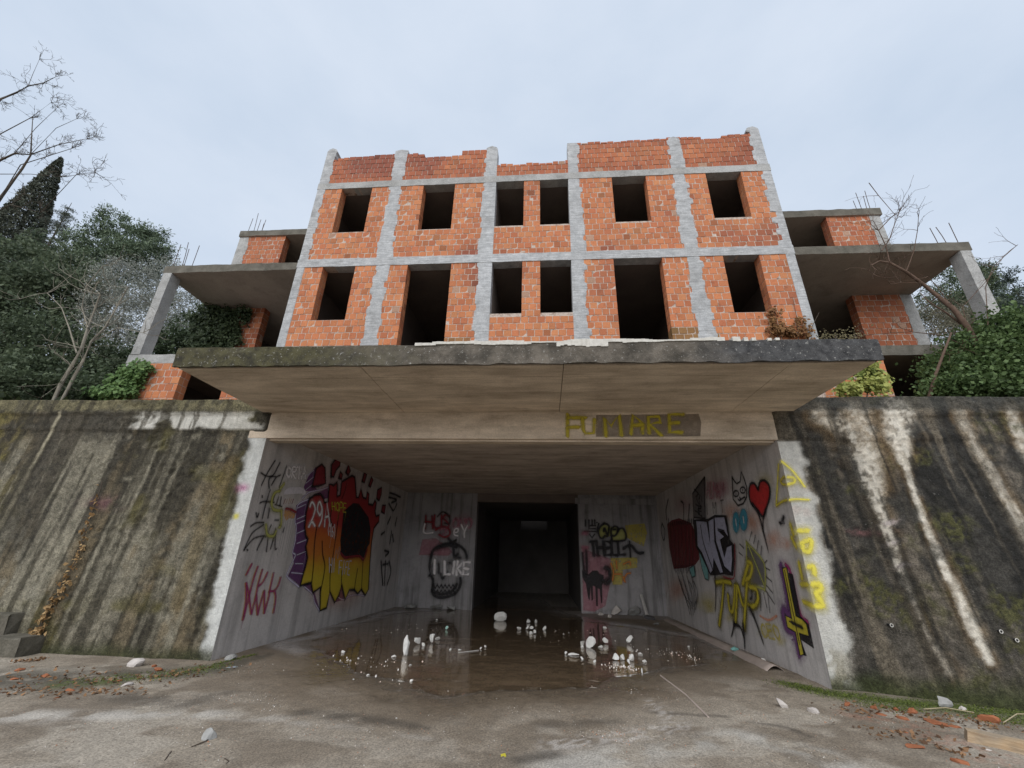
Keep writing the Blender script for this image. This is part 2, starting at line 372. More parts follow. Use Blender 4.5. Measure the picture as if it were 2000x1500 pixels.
# --- columns with ragged cast edges
def column(xl, xr, z0, z1, rl=.0, rr=.0, y=FY, dep=.30, seed=0, roundtop=0, mat=None, grow=0, name='column'):
    """cast column: toothed edges where concrete bled into the brick courses"""
    b = MB(); nz = max(4, int((z1 - z0) / .04)); r = random.Random(seed)
    L_, R_ = [], []
    tl = [r.random() for _ in range(80)]; tr = [r.random() for _ in range(80)]
    for i in range(nz + 1):
        z = z0 + (z1 - z0) * i / nz; k = (z - z0) / .2; ki = int(k); f = k - ki
        sm = lambda t: t[ki] + (t[ki + 1] - t[ki]) * sst(.9, 1.0, f)
        w = .04 * (float(fbm(z * 19, seed * 3.1, 3, 2)) - .5); w2 = .04 * (float(fbm(z * 19, seed * 7.7, 9, 2)) - .5)
        g = grow * (1 - i / nz)
        l = xl - .75 * rl * (sm(tl) - .25) + (w if rl else 0) - (g if rl else 0); rr_ = xr + .75 * rr * (sm(tr) - .25) + (w2 if rr else 0) + (g if rr else 0)
        if roundtop:
            t = (z1 - z) / roundtop
            if t < 1: d = (1 - math.sqrt(max(0, 1 - (1 - t) ** 2))) * (xr - xl) * .5; l += d; rr_ -= d
        L_.append((l, z)); R_.append((rr_, z))
    nx = 6; P = []
    for i in range(nz + 1):
        for j in range(nx + 1):
            t = j / nx; x = L_[i][0] * (1 - t) + R_[i][0] * t; z = L_[i][1]
            e = .008 if j in (0, nx) else 0
            P.append((x, y - .013 + e + .010 * (float(fbm(x * 9, z * 9, seed, 2)) - .5), z))
    fs = [(i * (nx + 1) + j, i * (nx + 1) + j + 1, (i + 1) * (nx + 1) + j + 1, (i + 1) * (nx + 1) + j) for i in range(nz) for j in range(nx)]
    b.add(P, fs)
    n0 = len(b.v)
    for (side, jj, fl) in ((L_, 0, 0), (R_, nx, 1)):
        s = len(b.v); b.v += [(p[0], y + dep, p[1]) for p in side]
        for i in range(nz):
            q = (i * (nx + 1) + jj, (i + 1) * (nx + 1) + jj, s + i + 1, s + i)
            b.f.append(q if not fl else q[::-1]); b.c.append(b.cur); b.m.append(0)
    s = len(b.v) - 2 * (nz + 1); t = [nz * (nx + 1) + j for j in range(nx + 1)]
    b.f.append(tuple(t + [s + 2 * nz + 1, s + nz])); b.c.append(b.cur); b.m.append(0)
    t = [j for j in range(nx + 1)][::-1]
    b.f.append(tuple(t + [s, s + nz + 1])); b.c.append(b.cur); b.m.append(0)
    o = part(b, name, mat or M_concw); return o
cols = [(-7.09, -6.86, 0, .10), (-4.72, -4.40, .13, .13), (-1.78, -1.42, .15, 0), (.76, 1.10, 0, .17), (3.84, 4.16, .15, .17), (6.38, 6.61, .0, 0)]
for k, (l, r, a, b) in enumerate(cols):
    column(l, r + (-.0 if k else .0), Z0 - .2, 9.2, a * (0 if k == 0 else 1), b if k != 0 else 0, seed=k, grow=.03 if 0 < k < 5 else 0)
    column(l, r, 9.47, 12.2, a if k != 5 else .2, b if k else .16, seed=k + 10, grow=.04 if 0 < k < 5 else 0)
ptops = [(-7.09, -6.78, 14.02, 0, .12, .16), (-4.74, -4.38, 13.8, .1, .1, .06), (-1.78, -1.42, 13.76, .08, 0, .16), (.77, 1.08, 13.72, 0, .13, 0), (3.86, 4.2, 13.78, .12, .12, .05), (6.30, 6.60, 14.06, .14, 0, .17)]
for k, (l, r, t, a, b, rt) in enumerate(ptops): column(l, r, 12.45, t, a, b, seed=k + 20, roundtop=rt)
# --- floor beams along the facade
def beam(x0, x1, z0, z1, y=FY, dep=.3, seed=0, mat=None, name='floor_beam', rag=.012, proud=.018, step=.06):
    b = MB(); n = int((x1 - x0) / step); P = []
    prof = [(dep, 0), (0, 0), (0, .33), (0, .67), (0, 1), (dep, 1)]
    for i in range(n + 1):
        x = x0 + (x1 - x0) * i / n
        zb = z0 + rag * 1.6 * (float(fbm(x * 2.6, seed, 4, 3)) - .5); zt = z1 + rag * 2 * (float(fbm(x * 3.1, seed + 5, 8, 3)) - .5)
        for k, (d, t) in enumerate(prof):
            yy = y - proud + d + (0.008 * (float(fbm(x * 5, t * 3 + seed, 2, 2)) - .5) if d == 0 else 0)
            P.append((x, yy, zb + (zt - zb) * t))
    m = len(prof)
    fs = [(i * m + k, (i + 1) * m + k, (i + 1) * m + k + 1, i * m + k + 1) for i in range(n) for k in range(m - 1)]
    fs += [(i * m + m - 1, (i + 1) * m + m - 1, (i + 1) * m, i * m) for i in range(n)]
    fs += [tuple(range(m))[::-1], tuple(n * m + k for k in range(m))]
    b.add(P, fs); return part(b, name, mat or M_conc)
beam(-7.10, 6.62, 9.2, 9.475, seed=1, mat=M_concw); beam(-7.10, 6.62, 12.2, 12.45, seed=2); beam(-7.1, 6.62, 6.18, 6.45, seed=3)
# --- slabs, inner rooms
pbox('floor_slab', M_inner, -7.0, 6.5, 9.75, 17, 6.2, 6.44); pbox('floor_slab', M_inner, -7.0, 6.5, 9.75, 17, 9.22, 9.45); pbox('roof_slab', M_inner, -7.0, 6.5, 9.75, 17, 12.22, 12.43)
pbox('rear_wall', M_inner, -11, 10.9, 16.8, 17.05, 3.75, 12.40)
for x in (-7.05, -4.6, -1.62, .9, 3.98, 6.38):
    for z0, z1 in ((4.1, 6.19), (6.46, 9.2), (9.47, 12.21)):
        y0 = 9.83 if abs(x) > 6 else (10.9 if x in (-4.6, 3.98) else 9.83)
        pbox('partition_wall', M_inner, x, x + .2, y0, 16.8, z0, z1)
# --- wings: balcony slabs, columns, rear body
def slab(x0, x1, y0, y1, z0, z1, seed, name='balcony_slab', mat=None, soff=None):
    o = beam(x0, x1, z0, z1, y=y0, dep=y1 - y0, seed=seed, mat=mat or M_concd, name=name, rag=.02, proud=0, step=.1)
    o.data.materials.append(soff or M_soffw)
    for p in o.data.polygons:
        if p.normal.z < -.9: p.material_index = 1
    return o
M_soffw = concrete('wing_soffit', (.47, .39, .33), (.37, .305, .26), (.24, .2, .17), scale=1.1, bump=.4)
slab(-11.22, -7.11, FY, 17, 9.15, 9.40, 11); slab(6.63, 10.95, FY, 17, 9.17, 9.42, 12)
slab(-11.22, -7.11, FY, 17, 6.2, 6.46, 13, mat=M_conc); slab(6.63, 10.95, FY, 17, 6.2, 6.46, 14)
slab(-11.05, -7.0, WY - .06, 17, 12.2, 12.44, 15, name='roof_slab'); slab(6.5, 10.98, WY - .06, 17, 12.2, 12.46, 16, name='roof_slab')
for sx, xa, xb in ((-1, -11.18, -10.92), (1, 10.64, 10.90)):
    column(xa, xb, 6.47, 9.14, seed=31, dep=.32, mat=M_conc); column(xa, xb, 3.4, 6.19, seed=32, dep=.32, mat=M_conc)
    a, b = (-11.03, -10.66) if sx < 0 else (10.60, 10.92)
    column(a, b, 9.43, 12.19, .1 if sx > 0 else 0, .1 if sx < 0 else 0, y=WY, seed=33, mat=M_conc); column(a, b, 6.47, 9.14, .06 if sx > 0 else 0, .06 if sx < 0 else 0, y=WY, seed=34, mat=M_conc)
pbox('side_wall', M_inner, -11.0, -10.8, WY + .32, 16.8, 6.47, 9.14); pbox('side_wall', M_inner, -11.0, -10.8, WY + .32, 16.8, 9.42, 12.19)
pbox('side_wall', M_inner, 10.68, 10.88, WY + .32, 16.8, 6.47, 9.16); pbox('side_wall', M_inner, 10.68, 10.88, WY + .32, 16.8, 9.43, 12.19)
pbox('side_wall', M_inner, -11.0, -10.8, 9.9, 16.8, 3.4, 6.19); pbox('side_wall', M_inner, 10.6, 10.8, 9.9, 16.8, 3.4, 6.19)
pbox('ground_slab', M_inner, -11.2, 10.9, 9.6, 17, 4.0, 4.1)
# rebars
def rebars(x, y, z, n, seed):
    r = random.Random(seed)
    for i in range(n):
        b = MB(); px = x + .07 + .26 * (i % 2) + r.uniform(-.06, .06) + .02 * i; py = y + .06 + .24 * (i // 2) + r.uniform(-.03, .03); h = r.uniform(.65, 1.0); tx, ty = r.uniform(-.06, .06), r.uniform(-.06, .06)
        b.tube([(px, py, z - .05), (px + tx * .4, py + ty * .4, z + h * .5), (px + tx, py + ty, z + h)], .009, 5); part(b, 'rebar', M_rust)
rebars(-11.15, 9.55, 9.4, 4, 1); rebars(10.45, 9.55, 9.42, 3, 2); rebars(-10.95, 11.5, 12.43, 5, 3); rebars(10.5, 11.5, 12.45, 4, 4)
# ================================================================== canopy over the passage
CX0, CX1, CY0, CZ0, CZ1 = -5.42, 4.36, 5.22, 4.08, 4.385
xr = np.linspace(CX0, CX1, 320); b = MB(); P = []
for x in xr:
    t = (x - CX0) / (CX1 - CX0)
    zt = CZ1 + .02 * (float(fbm(x * 3, 1, 3, 3)) - .5); w = .026 * (float(fbm(x * 5, 4, 7, 4)) - .5)
    P += [(x, 9.45, CZ0 + .02), (x, CY0 + .10, CZ0 + .02), (x, CY0 + .097, CZ0 + .07), (x, CY0 + .052, CZ0 + .07), (x, CY0 + .045, CZ0 - .012 + w), (x, CY0 + w, CZ0 - .018 + 2.2 * w), (x, CY0 + w * .7, CZ0 + .1), (x, CY0 - w, CZ0 + .2), (x, CY0 + w, zt - .015), (x, CY0 + .03, zt), (x, 9.45, zt)]
m = 11; n = len(xr)
fs = [(i * m + k, (i + 1) * m + k, (i + 1) * m + (k + 1) % m, i * m + (k + 1) % m) for i in range(n - 1) for k in range(m)]
fs += [tuple(range(m))[::-1], tuple((n - 1) * m + k for k in range(m))]
b.add(P, fs)
M_fascia = NT('canopy_fascia', .95)
_m = M_fascia; _sx = _m.n('SeparateXYZ'); _m.l(_m.pos, _sx.inputs[0])
_c = _m.mix(_m.ramp(_m.noise(3.5, 6, .65), .36, .64), (.17, .148, .122), (.06, .053, .043))
_c = _m.mix(_m.ramp(_m.math('ADD', _m.math('MULTIPLY', _sx.outputs[0], -.09), _m.math('MULTIPLY', _m.noise(1.1, 4, .6), .5)), .40, .62), _c, _m.mix(_m.ramp(_m.noise(8, 5, .7), .4, .65), (.085, .078, .04), (.035, .032, .022)))
_c = _m.mix(_m.ramp(_m.math('ADD', _m.math('MULTIPLY', _sx.outputs[0], .11), _m.math('MULTIPLY', _m.noise(1.3, 4, .6), .4)), .38, .56), _c, _m.mix(_m.ramp(_m.noise(9, 5, .7), .4, .66), (.085, .085, .086), (.033, .033, .035)))
_c = _m.mix(_m.math('MULTIPLY', _m.ramp(_m.noise(26, 4, .75), .6, .68), .7), _c, (.42, .41, .38)); _m.color(_c)
_m.bump(_m.math('ADD', _m.noise(16, 6, .7), _m.math('MULTIPLY', _m.noise(60, 3, .7), .5)), 1.0, .02)
can = part(b, 'canopy', M_fascia.m)
# formwork panels cast into the canopy soffit
ys = [CY0 + .105, 5.72, 6.34, 7.375]; xs = [CX0 + .03, -2.62, .27, 3.28, CX1 - .03]
for i in range(len(xs) - 1):
    for j in range(len(ys) - 1):
        b = MB(); g = .005; z = CZ0 + random.uniform(-.003, .003); t = random.uniform(-.003, .003)
        x0, x1, y0, y1 = xs[i] + g, xs[i + 1] - g, ys[j] + g, ys[j + 1] - g
        b.add([(x0, y0, z), (x1, y0, z + t), (x1, y1, z), (x0, y1, z - t), (x0, y0, CZ0 + .03), (x1, y0, CZ0 + .03), (x1, y1, CZ0 + .03), (x0, y1, CZ0 + .03)],
              [(0, 3, 2, 1), (0, 1, 5, 4), (1, 2, 6, 5), (2, 3, 7, 6), (3, 0, 4, 7)])
        o = b.obj('soffit_panel', M_soff, can)
# crust of old mortar along the canopy's upper edge
b = MB(); xx = np.arange(-2.5, 3.3, .05)
M_crust = plain('old_mortar', (.62, .6, .55), .95, .4, 14, bump=.9)
for x in xx:
    hgt = .05 * float(fbm(x * 4, 2, 3, 3)) * (1 if float(vnoise(x * 1.7, 3, 5)) > .3 else .2); dr = .012 + (.12 if .15 < x < .85 else .03) * float(fbm(x * 5, 9, 4, 3)) * (1 if .15 < x < .85 else float(vnoise(x * 2.3, 8, 2)) > .55)
    if float(vnoise(x * 1.3, 17, 5)) < .36 or abs(x) > 2.35 and random.random() < .5: continue
    hgt *= min(1, (3.3 - x) * 1.2, (x + 2.5) * 1.2)
    b.box(x - .026, x + .0265, CY0 - .010 - .008 * random.random(), CY0 + .25, CZ1 - dr, CZ1 + .006 + hgt)
b.obj('mortar_crust', M_crust, can, kind='stuff')
# ================================================================== passage
PL0, PL1, PR0, PR1 = np.array([-5.22, 7.38]), np.array([-5.0, 15.5]), np.array([3.98, 7.38]), np.array([3.86, 15.5])
CEIL = 3.74
def wallgrid(name, a, b_, z0, z1, n_in, mat, thick=.3, amp=.008, step=.08, seed=0, parent=BL):
    """one cast wall face with slight unevenness, thickness away from n_in"""
    L_ = np.linalg.norm(b_ - a); nu = int(L_ / step) + 2; nv = int((z1 - z0) / step) + 2
    u = np.linspace(0, 1, nu)[:, None]; v = np.linspace(z0, z1, nv)[None, :]
    d = amp * (fbm(u * L_ * 1.3 + seed, v * 1.3, seed, 3) - .5)
    X = a[0] + (b_[0] - a[0]) * u + n_in[0] * d; Y = a[1] + (b_[1] - a[1]) * u + n_in[1] * d
    P = np.stack([X + 0 * v, Y + 0 * v, v + 0 * u], -1)
    me = grid_mesh(name, P, mat, smooth=True); o = link(name, me, parent)
    if parent is BL: o.matrix_parent_inverse = Matrix.Translation((0, -9.5, 0))
    return o
nl = np.array([1, 0]); nr = np.array([-1, 0])
PWL = wallgrid('passage_wall', PL0, PL1, -.1, CEIL, nl, M_pass, seed=3, amp=.006)
PWR = wallgrid('passage_wall', PR1, PR0, -.1, CEIL, nr, M_pass, seed=8, amp=.006)
DX0, DX1, DZ = -2.42, 1.16, 3.45
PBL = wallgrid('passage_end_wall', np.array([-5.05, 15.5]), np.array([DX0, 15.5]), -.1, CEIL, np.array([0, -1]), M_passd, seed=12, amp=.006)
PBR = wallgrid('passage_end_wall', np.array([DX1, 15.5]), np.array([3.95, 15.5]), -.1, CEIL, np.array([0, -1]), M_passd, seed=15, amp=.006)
pbox('lintel', M_inner, DX0, DX1, 15.497, 15.75, DZ, CEIL)
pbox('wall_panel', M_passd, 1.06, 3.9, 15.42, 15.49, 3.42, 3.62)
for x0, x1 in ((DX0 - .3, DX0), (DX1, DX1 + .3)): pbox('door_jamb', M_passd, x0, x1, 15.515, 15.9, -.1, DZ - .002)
M_ceil = concrete('passage_ceiling', (.68, .60, .53), (.54, .47, .41), (.30, .25, .21), scale=.8, bump=.4, board=.3)
pbox('passage_ceiling', M_ceil, -5.5, 4.3, 7.6, 15.75, CEIL, CEIL + .25)
# edge beam that carries the canopy
b = MB(); b.box(-5.58, 4.34, 7.372, 7.70, 3.585, 4.10); EB = part(b, 'edge_beam', M_soff)
pbox('edge_beam_lip', M_soff, -5.2, 3.96, 7.45, 7.66, 3.555, 3.584)
# corridor behind the doorway
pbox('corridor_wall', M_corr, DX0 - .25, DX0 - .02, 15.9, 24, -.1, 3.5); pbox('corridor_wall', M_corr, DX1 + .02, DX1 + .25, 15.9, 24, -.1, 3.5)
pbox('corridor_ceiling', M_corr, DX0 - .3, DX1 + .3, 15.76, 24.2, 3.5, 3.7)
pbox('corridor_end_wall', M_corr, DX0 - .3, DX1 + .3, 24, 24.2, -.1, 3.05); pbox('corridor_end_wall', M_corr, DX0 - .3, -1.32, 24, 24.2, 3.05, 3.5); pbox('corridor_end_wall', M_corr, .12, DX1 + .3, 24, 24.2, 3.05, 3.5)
pbox('light_well_wall', M_corr, DX0 - 1, DX1 + 1, 25.3, 25.5, -.1, 13.0)  # well walls raised tall to dim the light in the end slot
pbox('light_well_blocker', M_corr, DX0 - .79, DX1 + .79, 24.21, 24.9, 4.2, 4.4)  # unseen lid added over the well to keep sun off the slot
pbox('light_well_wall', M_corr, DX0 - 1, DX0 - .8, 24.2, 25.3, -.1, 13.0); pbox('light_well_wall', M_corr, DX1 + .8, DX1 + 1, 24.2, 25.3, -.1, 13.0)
# solid masses either side of the passage (under the terrace)
pbox('foundation', M_inner, -11.0, -5.55, 7.85, 17, -.1, 3.73); pbox('foundation', M_inner, 4.3, 10.8, 7.85, 17, -.1, 3.73)
pbox('foundation', M_inner, -5.5, DX0 - .31, 15.8, 17, -.1, 3.73); pbox('foundation', M_inner, DX1 + .31, 4.3, 15.8, 17, -.1, 3.73)
# ================================================================== retaining walls
TOPZ = 4.33
def poly_mask(X, Z, pts, wid, soft=.5):
    """soft mask round a photo polyline that lies on the retaining wall plane; wid in metres (per point)"""
    Pw = [onY(x, y, 7.38) for x, y in pts]; m = np.zeros_like(X)
    for (p, q, w0, w1) in zip(Pw[:-1], Pw[1:], wid[:-1], wid[1:]):
        ax, az, bx, bz = p[0], p[2], q[0], q[2]; dx, dz = bx - ax, bz - az; t = np.clip(((X - ax) * dx + (Z - az) * dz) / (dx * dx + dz * dz), 0, 1)
        d = np.hypot(X - ax - t * dx, Z - az - t * dz); w = w0 + (w1 - w0) * t
        m = np.maximum(m, 1 - sst(w * (1 - soft), w * (1 + soft), d))
    return m
def lerp(c, col, m): return c * (1 - m[..., None]) + np.array(col) * m[..., None]
def retaining(left):
    if left: xs = np.concatenate([np.arange(-30, -12.6, .3), np.arange(-12.6, -5.22, .03), [-5.222]])
    else: xs = np.concatenate([[3.982], np.arange(4.0, 10.2, .03), np.arange(10.2, 26, .3)])
    zs = np.concatenate([np.arange(-.12, TOPZ, .03), [TOPZ]])
    X, Z = np.meshgrid(xs, zs, indexing='ij')
    X0, Z0_ = X, Z; bat = np.zeros_like(X)
    if not left:
        bat = .66 * np.clip(1 - Z / TOPZ, 0, 1) * sst(3.98, 6.2, X); f_ = 7.38 / (7.38 - bat); X = X * f_; Z = CAMH + (Z - CAMH) * f_   # stains are traced where they lie on the battered face
    drift = (-.12 if left else .11) * (4.1 - Z); U = X - drift
    n1 = fbm(X * 1.3, Z * 1.3, 1, 5); n2 = fbm(X * 5, Z * 5, 2, 4); n3 = fbm(X * 16, Z * 16, 3, 3)
    st = fbm(U * 3.0, Z * .22, 4, 5); st2 = fbm(U * 9.0, Z * .35, 5, 3)
    edge = abs(X0 - (-5.22 if left else 3.98))
    if left:
        c = np.zeros(X.shape + (3,)) + np.array([.25, .238, .205])
        c = lerp(c, (.32, .315, .285), sst(.45, .7, n1) * sst(2.2, .6, Z))
        mould = np.clip(sst(1.1, 3.0, Z + 1.3 * (n1 - .5) * 2) * .8 + sst(.46, .56, st) * .65 + sst(.50, .60, st2) * .55 - .15, 0, 1)
        c = lerp(c, (.045, .041, .033), mould * sst(.36, .52, n2 * .6 + st * .4 + .08) * .93)
        c = lerp(c, (.20, .165, .115), sst(.50, .66, fbm(U * 2.2 + 9, Z * .3, 6, 4)) * sst(.3, .6, n2) * .75)
        c = lerp(c, (.115, .105, .04), sst(.56, .7, fbm(X * 1.1 + 5, Z * 1.4, 8, 4)) * sst(-5.3, -5.8, X) * .7)
        c = lerp(c, (.17, .15, .055), sst(-9.4, -10.3, X - .5 * (2.6 - Z)) * sst(.4, .6, n2) * sst(1.4, 2.4, Z) * .8)
        dk = sst(-7.6, -8.4, U) * sst(-10.4, -9.5, U) * sst(1.2, 2.3, Z + (n1 - .5)); c = lerp(c, (.075, .07, .062), dk * .85)
        c = lerp(c, (.50, .47, .38), poly_mask(X, Z, [(122, 808), (60, 915), (0, 1030)], [.035, .045, .05]) * .8)
        c = lerp(c, (.40, .38, .33), poly_mask(X, Z, [(240, 830), (150, 1010), (100, 1150)], [.02, .03, .03]) * sst(.4, .55, n2) * .4)
        c = lerp(c, (.16, .12, .055), poly_mask(X, Z, [(455, 900), (400, 1020), (345, 1180)], [.12, .15, .12]) * .55)
        wp = sst(.42, .55, fbm(X * 2.6, Z * 3, 11, 4)) * sst(3.72, 3.78, Z) * sst(4.12, 4.02, Z) * sst(-8.1, -7.9, X) * sst(-5.25, -5.4, X)
        c = lerp(c, (.66, .66, .66), wp * .92)
        c = lerp(c, (.20, .185, .12), sst(4.06, 4.16, Z + .1 * (n2 - .5)) * .85)
        c = lerp(c, (.09, .085, .07), sst(4.06, 4.1, Z) * sst(.5, .62, n2) * .7)
        run = sst(.55, .66, fbm(U * 6.0 + 4, Z * .2, 14, 4)); c = lerp(c, (.34, .325, .28), run * .6 * sst(3.75, 3.3, Z)); run = sst(.56, .64, fbm(U * 7.0 + 11, Z * .2, 15, 4)); c = lerp(c, (.05, .045, .035), run * .7)
        c = c * np.array([.90, .875, .80])
        strip = sst(.30, .18, edge + .10 * (n2 - .5) * 2 - .035 * (Z - 1.5)) * sst(3.68, 3.6, Z)
        c = lerp(c, (.70, .71, .69), strip * .93)
        c = lerp(c, (.5, .17, .36), np.exp(-(((X + 5.42) / .10) ** 2 + ((Z - 2.66) / .07) ** 2)) * .8)
        c = lerp(c, (.7, .62, .08), np.exp(-(((X + 5.41) / .05) ** 4 + ((Z - 2.17) / .05) ** 4)) * .9)
        c = lerp(c, (.17, .06, .10), np.exp(-(((X + 8.0) / .35) ** 2 + ((Z - 2.35) / .12) ** 2)) * .45 * sst(.4, .6, n2))
        c = lerp(c, (.05, .055, .025), sst(.22, .0, Z + .25 * (n1 - .5)) * .85)
        rough = sst(-9.2, -8.0, X) * sst(-5.25, -5.6, X) * sst(.36, .6, n1 + .15 * (st - .5))
        d = .030 * rough * sst(.42, .62, n3 * .5 + n2 * .5) + .012 * (n1 - .5) + .006 * n3
        lip = sst(3.70, 3.735, Z + .10 * (fbm(X * 3.2, 0 * Z, 5, 4) - .5)) * .022 + sst(4.03, 4.06, Z + .06 * (fbm(X * 4, 0 * Z + 3, 5, 4) - .5)) * .03
    else:
        c = np.zeros(X.shape + (3,)) + np.array([.052, .049, .044])
        c = lerp(c, (.022, .0215, .02), sst(.42, .58, n2 * .5 + st * .5))
        c = lerp(c, (.19, .165, .135), sst(.52, .7, fbm(U * 2.4 + 2, Z * .3, 6, 4)) * sst(.35, .6, n2) * .7)
        c = lerp(c, (.17, .15, .125), sst(1.4, .2, Z) * sst(.35, .6, n1) * .5)
        c = lerp(c, (.085, .085, .03), sst(.54, .7, fbm(X * 1.6 + 1, Z * 1.8, 8, 5)) * .8 * sst(.35, .55, n3))
        S = [([(1668, 815), (1690, 900), (1715, 990), (1740, 1060), (1775, 1150), (1805, 1230), (1850, 1310)], [.22, .19, .085, .07, .055, .05, .09], .95),
             ([(1748, 800), (1752, 850), (1770, 920), (1800, 1010), (1850, 1120), (1905, 1240), (1930, 1290)], [.22, .17, .045, .05, .065, .075, .05], 1.0),
             ([(1872, 812), (1895, 860), (1940, 930), (1990, 1020), (2040, 1110)], [.09, .06, .07, .07, .07], .85),
             ([(1970, 805), (2000, 880), (2060, 1000)], [.09, .08, .06], .7),
             ([(1600, 812), (1650, 840)], [.14, .16], .55)]
        mt = np.zeros_like(X)
        for k, (pts, wd, s) in enumerate(S):
            wx = X + .09 * (fbm(X * 4 + 3 * k, Z * 2.5, 21 + k, 3) - .5)
            mm = poly_mask(wx, Z, pts, wd, .75); hal = poly_mask(wx, Z, pts, [w * 1.9 for w in wd], .8)
            c = lerp(c, (.15, .10, .05), hal * .9 * sst(.3, .55, n2))
            c = lerp(c, (.76, .71, .62), np.clip(mm * s * 1.05 * sst(.20, .42, n2 * .55 + st2 * .45) * (1 - .45 * sst(.45, .6, n3)) * (1 - .5 * sst(2.2, .9, Z) * (k == 0)), 0, 1))
        for (px, py, w) in ((1735, 1022, .13), (1745, 1060, .12), (1762, 1105, .10)):
            q = onY(px, py, 7.38); g = np.exp(-(((X - q[0]) / w) ** 2 + ((Z - q[2] - .25 * (X - q[0])) / .035) ** 2)); c = lerp(c, (.62, .55, .56), g * .8 * sst(.3, .5, n3))
        q = onY(1700, 1040, 7.38); c = lerp(c, (.30, .12, .13), np.exp(-(((X - q[0]) / .3) ** 2 + ((Z - q[2]) / .05) ** 2)) * .5 * sst(.4, .6, n3))
        run = sst(.55, .66, fbm(U * 6.5 + 4, Z * .2, 14, 4)); c = lerp(c, (.20, .17, .13), run * .6); run = sst(.54, .64, fbm(U * 7.0 + 11, Z * .2, 15, 4)); c = lerp(c, (.02, .019, .017), run * .7 * (1 - .8 * sst(.3, .6, c[..., 0])))
        strip = sst(.40, .26, edge + .12 * (n2 - .5) * 2 - .02 * (Z - 2)) * sst(3.58, 3.54, Z)
        c = lerp(c, (.70, .69, .65), strip * .95)
        c = lerp(c, (.33, .3, .23), strip * sst(1.0, .2, Z) * sst(.4, .55, n2) * .8)
        c = lerp(c, (.60, .42, .36), strip * np.exp(-((Z - 2.55) / .25) ** 2) * .4 * sst(.45, .6, n2))
        c = lerp(c, (.055, .055, .05), sst(4.06, 4.14, Z + .15 * (n2 - .5)) * .75)
        c = lerp(c, (.05, .06, .022), sst(.32, .0, Z + .3 * (n1 - .5)) * .9)
        rough = sst(4.35, 4.7, X); d = .016 * rough * sst(.4, .62, n3 * .5 + n2 * .5) + .014 * (n1 - .5) + .005 * n3
        lip = sst(3.565, 3.60, Z + .07 * (fbm(X * 3.6, 0 * Z, 5, 4) - .5)) * .03 * sst(9, 6, X) + sst(4.0, 4.03, Z + .12 * (fbm(X * 3.0, 0 * Z + 3, 5, 4) - .5)) * .03
    fade = sst(0, .12, edge)
    d = d * fade; lip = lip * sst(0.0, .05, edge)
    X, Z = X0, Z0_
    Y = 7.38 - d - lip - bat
    P = np.stack([X, Y, Z], -1)
    zt = TOPZ + .03 * (fbm(xs * 2, xs * 0, 31, 4) - .5) + .01
    P[:, -1, 2] = zt
    back = P[:, -1:, :].copy(); back[..., 1] = 7.85; low = back.copy(); low[..., 2] = 3.0
    ec = np.concatenate([c, c[:, -1:], c[:, -1:]], 1)
    P = np.concatenate([P, back, low], 1)
    me = grid_mesh('retaining_wall', P, M_wallattr, cols=np.clip(ec, 0, 1), smooth=True)
    return link('retaining_wall', me, None, category='wall',
        label='grey retaining wall with flaking render and a trail of dry vine leaves' if left else 'blackened retaining wall with long white lime streaks running down')
RWL = retaining(True); RWR = retaining(False)
M_ring = plain('lime_ring', (.62, .6, .56), .9, .3, 20); M_hole = plain('tie_hole_dark', (.02, .02, .02), .95, .2, 20)
for (px, py) in ((1739, 1221), (1952, 1233), (1983, 1250)):
    q = onY(px, py, 7.38); bt = .66 * (1 - q[2] / TOPZ) * float(sst(3.98, 6.2, q[0])); q = onY(px, py, 7.38 - bt); b = MB(); ring = [(q[0] + .02 * math.cos(a), q[1] - .024, q[2] + .02 * math.sin(a)) for a in np.linspace(0, 2 * math.pi, 13)]
    b.tube(ring, .005, 5); b.mi = 1; b.tube([(q[0], q[1] - .022, q[2]), (q[0], q[1] + .05, q[2])], .017, 10); b.obj('tie_hole', [M_ring, M_hole], RWR)
# ================================================================== ground, puddle, hillside
PUD = [(775, 1199), (700, 1221), (655, 1231), (640, 1243), (590, 1252), (600, 1275), (640, 1300), (700, 1325), (800, 1345), (930, 1352), (1080, 1348), (1180, 1330), (1260, 1310), (1330, 1300), (1380, 1285), (1400, 1268), (1340, 1246), (1270, 1236), (1190, 1222), (1120, 1211), (1085, 1201), (1070, 1192), (1040, 1170), (960, 1168), (925, 1188)]
PUDW = np.array([onZ(x, y)[:2] for x, y in PUD])
def poly_sdf(X, Y, P):
    d = np.full(X.shape, 1e9); ins = np.zeros(X.shape, bool); n = len(P)
    for i in range(n):
        a, b = P[i], P[(i + 1) % n]; e = b - a
        t = np.clip(((X - a[0]) * e[0] + (Y - a[1]) * e[1]) / (e @ e), 0, 1)
        d = np.minimum(d, np.hypot(X - a[0] - t * e[0], Y - a[1] - t * e[1]))
        c = ((a[1] > Y) != (b[1] > Y)) & (X < (b[0] - a[0]) * (Y - a[1]) / (b[1] - a[1] + 1e-12) + a[0]); ins ^= c
    return np.where(ins, -d, d)
def gline(X, Y, pts, wid, soft=.6):
    Pw = [onZ(x, y) for x, y in pts]; m = np.zeros_like(X)
    if not hasattr(wid, '__len__'): wid = [wid] * len(pts)
    for p, q, w0, w1 in zip(Pw[:-1], Pw[1:], wid[:-1], wid[1:]):
        dx, dy = q[0] - p[0], q[1] - p[1]; t = np.clip(((X - p[0]) * dx + (Y - p[1]) * dy) / (dx * dx + dy * dy), 0, 1)
        d = np.hypot(X - p[0] - t * dx, Y - p[1] - t * dy); w = w0 + (w1 - w0) * t
        m = np.maximum(m, 1 - sst(w * (1 - soft), w * (1 + soft), d))
    return m
